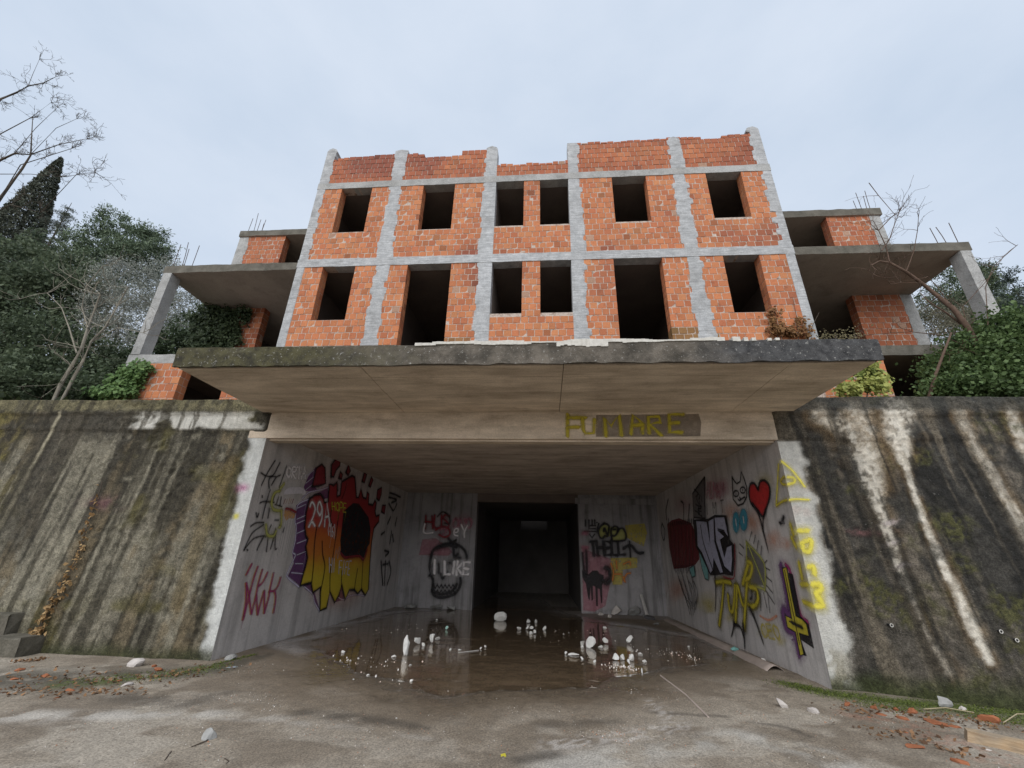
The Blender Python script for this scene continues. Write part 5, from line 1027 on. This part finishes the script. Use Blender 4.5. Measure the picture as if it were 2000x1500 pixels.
for a, b in (((470, 910), (450, 935)), ((460, 980), (495, 1000)), ((460, 1060), (515, 1105)), ((465, 1140), (525, 1210)), ((460, 1190), (540, 1310)), ((440, 1210), (470, 1340)), ((410, 1210), (415, 1370)), ((330, 650), (310, 730)), ((365, 680), (350, 760)), ((395, 730), (380, 820)), ((425, 780), (415, 860)), ((220, 760), (260, 800)), ((215, 840), (250, 870)), ((480, 1210), (500, 1390)), ((375, 1200), (360, 1300))): g.st('bthin', .022, [a, b])
g.st('byellow', .05, [(580, 30), (570, 230), (560, 410)]); g.st('yellow', .05, [(560, 410), (610, 375), (660, 358)]); g.st('yellow', .05, [(600, 185), (625, 150), (640, 148)]); g.st('yellow', .05, [(600, 190), (620, 215), (645, 215)])
for a, b in (((690, 580), (720, 680)), ((700, 700), (745, 790)), ((770, 930), (800, 1080)), ((790, 1135), (850, 1130)), ((810, 1290), (890, 1320))): g.st('yellow', .09, [a, b])
g.done(PWR, 'red heart with long black tail, cat face and eye triangle')
g = Graf(PRN, (1370, 1050), 4.839, .012)
for c, rx, ry in (((90, 660), 70, 90), ((280, 760), 80, 80), ((640, 880), 150, 110), ((760, 980), 70, 80)): g.haze('yhaze', c, rx, ry)
g.tx('yhaze', .06, 'CEO', [(560, 810), (720, 830), (760, 960), (590, 940)]); g.st('ohaze', .06, [(560, 740), (640, 780), (720, 740)])
tump = [[(140, 425), (210, 415), (285, 425)], [(215, 440), (205, 600), (175, 830)], [(258, 540), (275, 680), (305, 690), (320, 560), (325, 450)], [(330, 810), (340, 640), (350, 450), (385, 600), (405, 640)], [(440, 430), (425, 650), (410, 860)], [(470, 470), (530, 490), (545, 590), (500, 650), (455, 640)], [(450, 230), (490, 260), (470, 370), (420, 400)], [(450, 260), (430, 330), (400, 440)]]
for pts in tump: g.st('black', .15, pts)
for pts in tump: g.st('yellow', .10, pts)
g.st('black', .10, [(465, 660), (520, 780), (595, 995)], .35); g.st('black', .10, [(405, 820), (415, 950), (420, 1040)], .4); g.st('black', .08, [(320, 800), (310, 870), (295, 930)], .4); g.st('black', .08, [(320, 820), (380, 850), (415, 960)], .4); g.st('black', .06, [(135, 360), (145, 520), (140, 690)], .5); g.st('black', .05, [(485, 500), (490, 560), (475, 580)])
g.done(PWR, 'yellow and black spiky lettering low on the wall')
g = Graf(PRN, (1370, 1050), 4.839, .008)
pp = [(770, 290), (810, 280), (855, 520), (900, 740), (960, 770), (1000, 820), (1022, 935), (930, 905), (975, 1105), (937, 1112), (895, 895), (820, 850), (798, 735), (858, 765), (820, 540)]
g.st('purple', .16, [(755, 260), (800, 480), (840, 730), (800, 690), (775, 700), (800, 850), (885, 910), (930, 1110)]); g.st('magenta', .09, [(800, 260), (850, 340), (935, 720), (1010, 800)])
g.po('black', [(825, 330), (868, 345), (945, 745), (1020, 820), (1070, 1050), (945, 965), (1000, 1120), (960, 1110), (900, 880), (870, 700)]); g.po('yellow', pp, 'black', .025)
g.st('black', .02, [(792, 310), (860, 650), (935, 1010)]); g.st('black', .06, [(860, 800), (905, 825), (960, 850)]); g.st('black', .02, [(835, 790), (870, 810)])
g.done(PWR, 'yellow upside down cross outlined in purple')
# --- yellow tag on the pale end strip of the right wall
g = Graf(PSN, (1400, 900), 4.686, .006)
g.st('byellow', .05, [(592, 5), (700, 100), (800, 235)]); g.st('byellow', .04, [(665, 358), (740, 350), (845, 358)]); g.st('byellow', .05, [(645, 150), (700, 155), (708, 195), (650, 215)]); g.st('byellow', .09, [(745, 640), (835, 638)]); g.st('byellow', .08, [(770, 755), (860, 720), (850, 825), (795, 820), (785, 770)]); g.st('byellow', .09, [(835, 970), (880, 965), (895, 1040)]); g.st('byellow', .10, [(870, 1130), (930, 1125), (955, 1175), (905, 1215), (945, 1270), (965, 1325), (900, 1325)])
g.done(RWR, 'bright yellow tag on the pale corner strip')
# --- FUMARE on the edge beam
g = Graf(PFN, (1080, 780), 6.667, .002)
g.po('dim', [(560, 205), (1900, 190), (1930, 300), (1920, 480), (1200, 488), (560, 488)])
for pts in ([(190, 190), (190, 480)], [(190, 240), (430, 240)], [(190, 365), (340, 360)], [(385, 250), (390, 370), (420, 440), (530, 440), (540, 260)], [(690, 480), (670, 240), (760, 350), (860, 205), (890, 470)], [(1015, 450), (1040, 205), (1170, 330), (1165, 440)], [(1030, 340), (1170, 330)], [(1250, 440), (1240, 230), (1380, 225), (1400, 300), (1260, 330), (1410, 470)], [(1700, 195), (1510, 200), (1520, 430), (1680, 430)], [(1520, 310), (1640, 305)]): g.st('fum', .095, pts, smooth=False)
g.done(EB, 'yellow sprayed letters reading FUMARE')
# ================================================================== debris
def rock_mesh(name, seed, w, d, h, mat, cut=.35, sub=2, rough=.55, pointy=0):
    rg = np.random.default_rng(seed); bm = bmesh.new(); bmesh.ops.create_icosphere(bm, subdivisions=sub, radius=.5)
    pl = [(lambda v: v / np.linalg.norm(v))(rg.normal(size=3)) for _ in range(9)]; ds = rg.uniform(.13, .42, 9); s = seed * 3.7
    for v in bm.verts:
        p = np.array(v.co)
        for n_, dd in zip(pl, ds):
            t = p @ n_
            if t > dd: p = p - n_ * (t - dd) * .92
        p = p * (1 + rough * (float(fbm(p[0] * 4 + s, p[1] * 4 + p[2] * 3, seed, 3)) - .5))
        if pointy:
            zc = min(max(p[2], -.38), .5); t = (zc + .38) / .88; q0 = math.sqrt(max(.25 - zc * zc, .004)); k = .46 * (1 - t) ** .8 / q0 * pointy + (1 - pointy) * min(1.6, .46 / q0); p[0] *= k; p[1] *= k; p[0] += pointy * .30 * t * t
        p[2] = max(p[2], -.38); v.co = Vector((p[0] * w / .86, p[1] * d / .86, (p[2] + .38) * h / .8))
    me = bpy.data.meshes.new(name); bm.to_mesh(me); bm.free(); me.materials.append(mat); return me
M_plas = plain('white_plaster', (.74, .735, .71), .85, .35, 14, bump=.4); M_plasg = plain('greenish_plaster', (.40, .62, .55), .8, .15, 10); M_stone = plain('grey_stone', (.36, .36, .35), .9, .5, 9, bump=.7); M_stonep = plain('pale_stone', (.55, .51, .48), .9, .4, 9, bump=.7)
M_shard = plain('brick_shard', (.36, .135, .065), .9, .5, 16, bump=.6); M_tealp = plain('turquoise_plastic', (.25, .55, .52), .5, .15, 10)
M_dwet = plain('dark_rubble', (.13, .125, .13), .8, .5, 10, bump=.7)
def gscale(px, py): p = onZ(px, py); q = onZ(px + 1, py); r = np.linalg.norm(p - O3); return p, float(np.linalg.norm(q - p)), float(r / FPX)
def place(name, label, cat, px, py, wpx, hpx, mat, seed, group=None, dep=.75, z=0.0, **k):
    p, mw_, mh = gscale(px, py); w = wpx * mw_; h = hpx * mw_ * 1.02
    o = link(name, rock_mesh(name, seed, w, w * dep, h, mat, **k), None, label=label, category=cat)
    if group: o['group'] = group
    o.location = (p[0], p[1] + w * dep * .3, z - .006); o.rotation_euler[2] = 0 if k.get('pointy') else random.uniform(0, 6.28); return o
def _pl(i): return 0 if i in (0, 1) else 1 if i < 10 else 2 if i < 13 or i in (18, 19, 21, 29) else 3 if i < 21 else 4
PLT = ['small white plaster lump beside the forked piece', 'small white plaster lump in the tight cluster before the doorway', 'small white plaster lump round the widest jagged one', 'small white plaster lump in the row at the puddle edge', 'scattered white plaster crumb near the reed and pointed shard']
def PLB(i): return PLT[_pl(i)], 'rubble'
def PLG(i): return 'plaster lumps, ' + ['by the forked piece', 'doorway cluster', 'jagged cluster', 'puddle edge row', 'stray crumbs'][_pl(i)]
place('plaster_chunk', 'tall pointed white plaster shard standing in the puddle', 'rubble', 787, 1279, 27, 33, M_plas, 1, pointy=.75)
place('plaster_chunk', 'large rounded white plaster block in the puddle before the dark doorway', 'rubble', 976, 1213, 24, 17, M_plas, 2, rough=.25)
place('plaster_chunk', 'white forked plaster piece behind the pointed shard', 'rubble', 841, 1257, 17, 18, M_plas, 3, pointy=.5)
place('plaster_chunk', 'squat white plaster piece directly beside the pointed shard', 'rubble', 812, 1259, 17, 14, M_plas, 4)
place('plaster_chunk', 'tilted white plaster wedge alone toward the right wall', 'rubble', 1229, 1258, 17, 14, M_plas, 5, pointy=.4)
place('plaster_chunk', 'widest jagged white plaster lump of the right hand cluster', 'rubble', 1154, 1265, 20, 18, M_plas, 6, pointy=.3)
place('plaster_chunk', 'white cube like plaster lump right of the jagged one', 'rubble', 1182, 1258, 11, 10, M_plas, 7)
place('plaster_chunk', 'bright white plaster lump at the puddle edge, biggest of its row', 'rubble', 1236, 1291, 18, 14, M_plas, 8)
place('plaster_chunk', 'greenish scrap of plaster in the puddle', 'rubble', 872, 1230, 7, 8, M_plasg, 9, pointy=.4)
place('plaster_chunk', 'flat greenish white plaster sliver in the puddle', 'rubble', 1121, 1280, 22, 4, M_plas, 10, dep=.4)
for i, (x, y, w, h) in enumerate([(826, 1262, 10, 8), (853, 1251, 13, 7), (1032, 1217, 9, 7), (1046, 1217, 7, 7), (1013, 1231, 11, 8), (1030, 1230, 9, 7), (1039, 1231, 9, 7), (1045, 1238, 8, 9), (1036, 1239, 9, 6), (1063, 1230, 9, 7), (1138, 1261, 13, 9), (1136, 1267, 9, 6), (1173, 1266, 11, 5), (1202, 1290, 15, 12), (1215, 1289, 14, 10), (1229, 1298, 9, 9), (1252, 1282, 14, 6), (1260, 1294, 8, 5), (1105, 1278, 7, 5), (1137, 1288, 8, 5), (1254, 1315, 6, 9), (1182, 1227, 9, 3), (668, 1275, 10, 5), (768, 1284, 9, 5), (801, 1301, 8, 5), (879, 1270, 7, 4), (898, 1271, 7, 4), (939, 1268, 6, 4), (947, 1265, 7, 4), (1162, 1294, 7, 5), (853, 1212, 5, 4), (718, 1320, 8, 5), (803, 1331, 6, 4), (774, 1406, 7, 4), (689, 1330, 6, 4), (1345, 1265, 6, 4)]):
    place('plaster_chunk', *PLB(i), x, y, w, h, M_plas, 30 + i, PLG(i), )
place('stone', 'angular pale grey stone alone on the bare concrete beside a twig', 'stone', 400, 1449, 42, 28, M_stone, 61, dep=.6, pointy=.45)
place('stone', 'pinkish rough stone against the foot of the left wall', 'stone', 259, 1304, 30, 16, M_stonep, 62)
place('stone', 'flat pale stone in the leaf litter left', 'stone', 242, 1342, 20, 8, M_stonep, 63)
place('stone', 'grey stone near the left passage corner', 'stone', 447, 1292, 28, 12, M_stone, 64)
place('stone', 'rough stone on the bare concrete near the right moss', 'stone', 1530, 1385, 22, 18, M_stonep, 65)
place('stone', 'broken lump of concrete right of the rough stone', 'stone', 1592, 1396, 19, 11, M_stonep, 66)
place('stone', 'pale boulder on the moss beneath the lime streaks', 'stone', 1853, 1388, 24, 20, M_stone, 67)
place('stone', 'small whitish stone beside the pale boulder', 'stone', 1885, 1391, 12, 9, M_stonep, 68)
place('stone', 'whitish pebble near the wooden beam', 'stone', 1934, 1469, 12, 6, M_stonep, 69)
for i, (x, y, w, h, lb) in enumerate([(850, 1190, 24, 9, 'grey stone lying below the skull drawing'), (880, 1192, 30, 8, 'low heap of concrete left of the doorway'), (795, 1191, 32, 10, 'bluish rubble bag in the far left corner'), (1205, 1203, 24, 19, 'broken plaster heap beside the cat silhouette'), (1240, 1204, 30, 16, 'rounded concrete lump under the yellow scrawl'), (1190, 1207, 9, 7, 'white fragment before the plaster heap'), (1172, 1203, 16, 6, 'flat slab fragment under the cat silhouette'), (1272, 1212, 26, 9, 'dark rubble pile in the far right corner'), (1262, 1207, 16, 8, 'grey shard at the foot of the leaning stick'), (1285, 1222, 18, 5, 'flat grey slab near the curled sheet')]):
    place('rubble_piece', lb, 'rubble', x, y, w, h, M_dwet if i in (7,) else (M_stonep if i in (3, 5, 6) else M_stone), 80 + i)
GS = 'broken orange brick shards along the walls'
for i, (x, y, w, h) in enumerate([(1660, 1382, 14, 9), (1712, 1389, 18, 11), (1752, 1391, 16, 8), (1725, 1400, 20, 6), (1785, 1396, 20, 11), (1768, 1408, 24, 6), (1838, 1418, 40, 7), (1868, 1424, 22, 6), (1938, 1414, 30, 14), (1795, 1466, 34, 10), (1882, 1496, 26, 10), (1700, 1404, 12, 4), (1770, 1434, 12, 4), (33, 1312, 20, 7), (83, 1325, 22, 8), (303, 1312, 30, 10), (130, 1352, 24, 7), (228, 1334, 14, 6), (20, 1330, 22, 6), (110, 1366, 18, 5), (300, 1304, 12, 7), (35, 1338, 16, 5), (95, 1388, 12, 4), (115, 1485, 8, 4), (188, 1484, 8, 4), (1652, 1468, 8, 4)]):
    place('brick_shard', ('orange brick shard in the leaf litter under the grey wall' if x < 1000 else 'orange brick shard along the moss under the lime streaked wall') if y < 1420 else 'orange brick shard out on the open concrete', 'rubble', x, y, w, h, M_shard, 120 + i, ('brick shards under the grey wall' if x < 1000 else 'brick shards along the moss') if y < 1420 else 'brick shards on open concrete', dep=.6)
# weathered wooden beam
M_wood = NT('weathered_wood', .85); _m = M_wood; _w = _m.noise(4, 5, .6, _m.scaled(_m.co, (1.2, 14, 14)), .4); _m.color(_m.mix(_m.ramp(_m.noise(1.6, 3, .6, _m.co), .4, .6), _m.mix(_m.ramp(_w, .35, .65), (.27, .21, .15), (.42, .34, .25)), _m.mix(_m.ramp(_w, .35, .65), (.50, .31, .15), (.66, .46, .25)))); _m.bump(_w, .6, .01)
p = onZ(1893, 1452); q = onZ(2003, 1478); d = (q - p) / np.linalg.norm(q - p); ang = math.atan2(d[1], d[0])
b = MB(); n = 12
for i in range(n + 1):
    x = 1.35 * i / n; j = lambda s=.004: random.uniform(-s, s); cut = -.05 if i == 0 else 0
    b.v += [(x + cut * .2, j(), 0), (x + cut, .115 + j(), 0), (x + .4 * cut, .118 + j(), .105 + j()), (x - cut * .3, .004 + j(), .10 + j())]
for i in range(n):
    for k in range(4): b.f.append((i * 4 + k, i * 4 + (k + 1) % 4, i * 4 + 4 + (k + 1) % 4, i * 4 + 4 + k))
b.f += [(3, 2, 1, 0), (n * 4, n * 4 + 1, n * 4 + 2, n * 4 + 3)]; b.c = [(1, 1, 1)] * len(b.f); b.m = [0] * len(b.f)
o = b.obj('wooden_beam', M_wood.m, None, label='squared weathered timber with a split pale end on the moss', category='timber'); o.location = (p[0], p[1], .004); o.rotation_euler[2] = ang
# curled sheet along the foot of the right passage wall
M_sheet = plain('fibre_sheet', (.43, .36, .32), .85, .35, 3, bump=.4)
pa, pb = onZ(1500, 1312), onZ(1296, 1212); ax = (pb - pa) / np.linalg.norm(pb - pa); sd_ = np.array([ax[1], -ax[0], 0]); sd_ = sd_ if sd_[0] > 0 else -sd_; L_ = np.linalg.norm(pb - pa); b = MB(); nu, nv = 40, 11; top = []; bot = []
for i in range(nu + 1):
    u = i / nu; wdt = .30 - .04 * u; crv = .085 - .035 * u
    for j in range(nv):
        t = j / (nv - 1); a = t * math.pi; off = wdt * t; h = crv * math.sin(a) + .006 * math.sin(u * 19) + .004
        c_ = pa + ax * (L_ * u) + sd_ * (off - .02) + np.array([0, 0, h]); top.append(c_); bot.append(c_ - np.array([0, 0, .007]))
b.add(top, [(i * nv + j, i * nv + j + 1, (i + 1) * nv + j + 1, (i + 1) * nv + j) for i in range(nu) for j in range(nv - 1)]); b.add(bot, [(i * nv + j, (i + 1) * nv + j, (i + 1) * nv + j + 1, i * nv + j + 1) for i in range(nu) for j in range(nv - 1)])
T = (nu + 1) * nv; rim = [j for j in range(nv)]; b.f += [(j, T + j, T + j + 1, j + 1) for j in range(nv - 1)]; b.c += [(1, 1, 1)] * (nv - 1); b.m += [0] * (nv - 1)
b.f += [(i * nv, (i + 1) * nv, T + (i + 1) * nv, T + i * nv) for i in range(nu)]; b.c += [(1, 1, 1)] * nu; b.m += [0] * nu
b.obj('curled_sheet', M_sheet, None, smooth=True, label='long curled strip of brownish sheet along the foot of the right wall', category='sheet')
def stick(name, label, cat, pts, r, mat, n=6): b = MB(); b.tube(pts, r, n); return b.obj(name, mat, None, label=label, category=cat)
M_pale = plain('pale_timber', (.50, .48, .46), .8, .3, 8); M_straw = plain('straw', (.40, .34, .22), .8, .3, 8); M_twig = plain('twig', (.09, .07, .055), .9, .4, 20)
s0 = onY(1252, 1162, 15.40); s1 = onZ(1265, 1207); stick('leaning_stick', 'pale pipe leaning on the end wall above the rubble', 'stick', [s1, s0], [.055, .05], M_pale)
s0 = onY(1309, 1150, 15.0); s1 = onZ(1303, 1203); stick('leaning_batten', 'thin pale batten upright in the right passage corner', 'stick', [s1, s0], [.05, .045], M_pale, 4)
z_ = lambda x, y, z: onZ(x, y) + np.array([0, 0, z])
stick('wooden_batten', 'thin straight batten lying on the concrete before the curled sheet', 'stick', [z_(1290, 1322, .016), z_(1340, 1360, .016), z_(1384, 1404, .016)], .013, M_sheet, 4)
stick('straw', 'pale reed floating in the middle of the puddle', 'stick', [z_(895, 1276, .008), z_(935, 1271, .008)], .008, M_pale, 4)
stick('twig', 'dark twig beside the angular pale stone', 'stick', [z_(372, 1463, .012), z_(400, 1452, .016), z_(420, 1440, .012)], .006, M_twig, 4)
stick('twig', 'short dark twig below the angular stone', 'stick', [z_(320, 1490, .012), z_(333, 1472, .014)], .006, M_twig, 4)
stick('twig', 'curved dark twig near the front of the concrete', 'stick', [z_(438, 1484, .01), z_(446, 1490, .012), z_(440, 1497, .01)], .005, M_twig, 4)
stick('plastic_strip', 'long thin whitish strip lying across the moss by the timber', 'strip', [z_(1806, 1391, .03), z_(1850, 1392, .05), z_(1905, 1398, .03)], .006, M_straw, 4)
stick('plastic_strip', 'short yellowish strip behind the timber', 'strip', [z_(1962, 1418, .03), z_(1990, 1407, .06), z_(2010, 1405, .05)], .006, M_straw, 4)
place('plastic_scrap', 'turquoise plastic scrap on the curled sheet', 'litter', 1441, 1279, 20, 7, M_tealp, 201, dep=.5, z=.06)
place('plastic_scrap', 'white plastic scrap at the foot of the right wall graffiti', 'litter', 1491, 1297, 9, 9, M_plas, 202, dep=.5, z=.02)
place('plastic_scrap', 'bluish flat plastic scrap by the left passage corner', 'litter', 443, 1306, 34, 4, plain('blue_grey_plastic', (.33, .37, .42), .6, .2), 203, dep=.5)
P = np.array([onZ(983, 1480) + [0, 0, .012]]); link('fallen_leaf', leaf_mesh('fallen_leaf', P, .075, np.array([[.55, .48, .05]]), M_dry, .6, nrm=np.array([0, -.3, 1.5]), nj=.1), None, label='single bright yellow leaf on the concrete', category='leaf')
# stepped concrete ledges at the far left
def ledge(lb, px, py, Y0, z0, z1, xl=-14, seed=0):
    x1 = onY(px, py, Y0)[0]; b = MB(); n = 30; m = 6; P = []
    for i in range(n + 1):
        x = xl + (x1 - xl) * i / n; w = lambda s: .06 * (float(fbm(x * 3 + s, s, seed, 3)) - .5); e = .05 * (i == n)
        P += [(x, 7.42, z0), (x, Y0 + w(1), z0), (x - e * .2, Y0 + w(2), z1 - .03), (x - e, Y0 + .03 + w(3), z1 + w(4)), (x - e, 7.30, z1 + w(5)), (x, 7.42, z1)]
    b.add(P, [(i * m + k, (i + 1) * m + k, (i + 1) * m + (k + 1) % m, i * m + (k + 1) % m) for i in range(n) for k in range(m)] + [tuple(range(m))[::-1], tuple(n * m + k for k in range(m))])
    b.obj('concrete_ledge', M_ledge, None, label=lb, category='ledge')
M_ledge = concrete('ledge_concrete', (.17, .155, .125), (.10, .092, .07), (.05, .048, .036), scale=4, bump=1, vary=.9)
zl = onY(30, 1246, 7.02)[2]; zu = onY(15, 1199, 7.18)[2]
ledge('low concrete ledge at the foot of the left wall', 40, 1255, 7.02, -.05, zl, seed=1); ledge('upper concrete ledge stacked on the low one against the left wall', 14, 1220, 7.18, zl - .02, zu, seed=2)
# --- countless small stuff
def scatter(name, zones, mat, smin, smax, cols, flat=.6):
    """tiny tetra/penta stones; zones: (px polyline, half width m, count)"""
    V = []; F = []; C = []
    for pts, hw, n in zones:
        W_ = np.array([onZ(x, y)[:2] for x, y in pts]); seg = RNG.integers(0, len(W_) - 1, n); t = RNG.uniform(0, 1, n)[:, None]; Q = W_[seg] * (1 - t) + W_[seg + 1] * t + RNG.normal(size=(n, 2)) * hw * .5
        for q in Q:
            if q[1] > 7.28 and not (-5.1 < q[0] < 3.85): continue
            s = smin + (smax - smin) * random.random() ** 3; a = random.uniform(0, 6.28); b0 = len(V)
            for k in range(4): an = a + k * 1.57 + random.uniform(-.4, .4); V.append((q[0] + s * math.cos(an) * random.uniform(.6, 1), q[1] + s * math.sin(an) * random.uniform(.6, 1), .0 if q[1] < 5 else -.004))
            V.append((q[0] + random.uniform(-.3, .3) * s, q[1] + random.uniform(-.3, .3) * s, .008 + s * flat * random.uniform(.5, 1.2))); F += [(b0 + k, b0 + (k + 1) % 4, b0 + 4) for k in range(4)]
            c_ = np.array(random.choice(cols)) * random.uniform(.7, 1.2); C += [tuple(c_)] * 4
    mb = MB(); mb.v = V; mb.f = F; mb.c = C; mb.m = [0] * len(F); mb.obj(name, mat, None, col=True, kind='stuff')
M_grav = NT('gravel', .9); M_grav.color(M_grav.attr('col'))
scatter('gravel', [([(0, 1330), (200, 1335), (450, 1320), (560, 1290)], .5, 1500), ([(250, 1370), (480, 1370), (640, 1375)], .35, 1800), ([(0, 1400), (400, 1420), (800, 1440)], .5, 900), ([(1040, 1450), (1250, 1430), (1340, 1400)], .3, 2200), ([(1200, 1350), (1330, 1350), (1300, 1390)], .25, 900), ([(1500, 1390), (1700, 1410), (1950, 1460)], .3, 1300), ([(1650, 1385), (1800, 1400), (1990, 1415)], .16, 700), ([(900, 1480), (1300, 1480), (1700, 1490)], .3, 700), ([(100, 1480), (600, 1480)], .3, 400), ([(0, 1430), (500, 1440), (1000, 1450), (1500, 1450), (2000, 1480)], .9, 5200), ([(300, 1390), (800, 1400), (1300, 1390), (1600, 1410)], .7, 2600)],
        M_grav.m, .003, .018, [(.33, .29, .25), (.42, .39, .35), (.22, .19, .16), (.5, .47, .43), (.40, .20, .12)])
scatter('plaster_crumbs', [([(1190, 1300), (1240, 1306)], .16, 90), ([(1220, 1352), (1290, 1362)], .12, 90), ([(620, 1290), (800, 1300)], .5, 45), ([(1080, 1230), (1300, 1280)], .8, 50), ([(640, 1230), (860, 1230)], .7, 35), ([(1300, 1270), (1370, 1290)], .35, 45), ([(600, 1300), (760, 1340)], .6, 45)], M_grav.m, .005, .024, [(.8, .78, .75), (.7, .66, .62), (.75, .6, .52)])
def litter(name, zones, mat, size, c1, c2, nrm, nj, zj, kind='stuff', aspect=.6):
    PP = []
    for pts, hw, n in zones:
        W_ = np.array([onZ(x, y)[:2] for x, y in pts]); seg = RNG.integers(0, len(W_) - 1, n); t = RNG.uniform(0, 1, n)[:, None]; Q = W_[seg] * (1 - t) + W_[seg + 1] * t + RNG.normal(size=(n, 2)) * hw * .5
        Q = Q[((Q[:, 1] < 7.33) & (Q[:, 1] < 7.38 - .64 * sst(3.98, 6.2, Q[:, 0]))) | ((Q[:, 0] > -5.1) & (Q[:, 0] < 3.85))]; PP.append(np.concatenate([Q, RNG.uniform(.008, zj, (len(Q), 1))], 1))
    P = np.concatenate(PP); t = RNG.uniform(0, 1, len(P))[:, None]; link(name, leaf_mesh(name, P, size, np.array(c1) * (1 - t) + np.array(c2) * t, mat, aspect, nrm=np.array(nrm), nj=nj), None, kind=kind)
litter('leaf_litter', [([(0, 1320), (150, 1330), (330, 1325), (430, 1308)], .5, 260), ([(0, 1350), (250, 1355)], .3, 160), ([(1640, 1385), (1800, 1405), (1990, 1420)], .3, 190), ([(1700, 1430), (1900, 1470)], .3, 90), ([(30, 1295), (80, 1290)], .12, 60)], M_dry, .055, (.09, .05, .03), (.33, .19, .10), (0, -.2, 1.2), .6, .03)
litter('moss', [([(1530, 1337), (1625, 1358), (1760, 1376), (1900, 1388), (2060, 1403)], .24, 6500), ([(1690, 1380), (1800, 1390)], .2, 900), ([(140, 1335), (260, 1328), (350, 1318), (430, 1304)], .3, 1500), ([(420, 1300), (500, 1280)], .06, 500), ([(1900, 1400), (2050, 1420)], .3, 1500)], M_leaf, .022, (.022, .034, .007), (.10, .125, .026), (0, -.2, 1), .8, .03, aspect=.4)
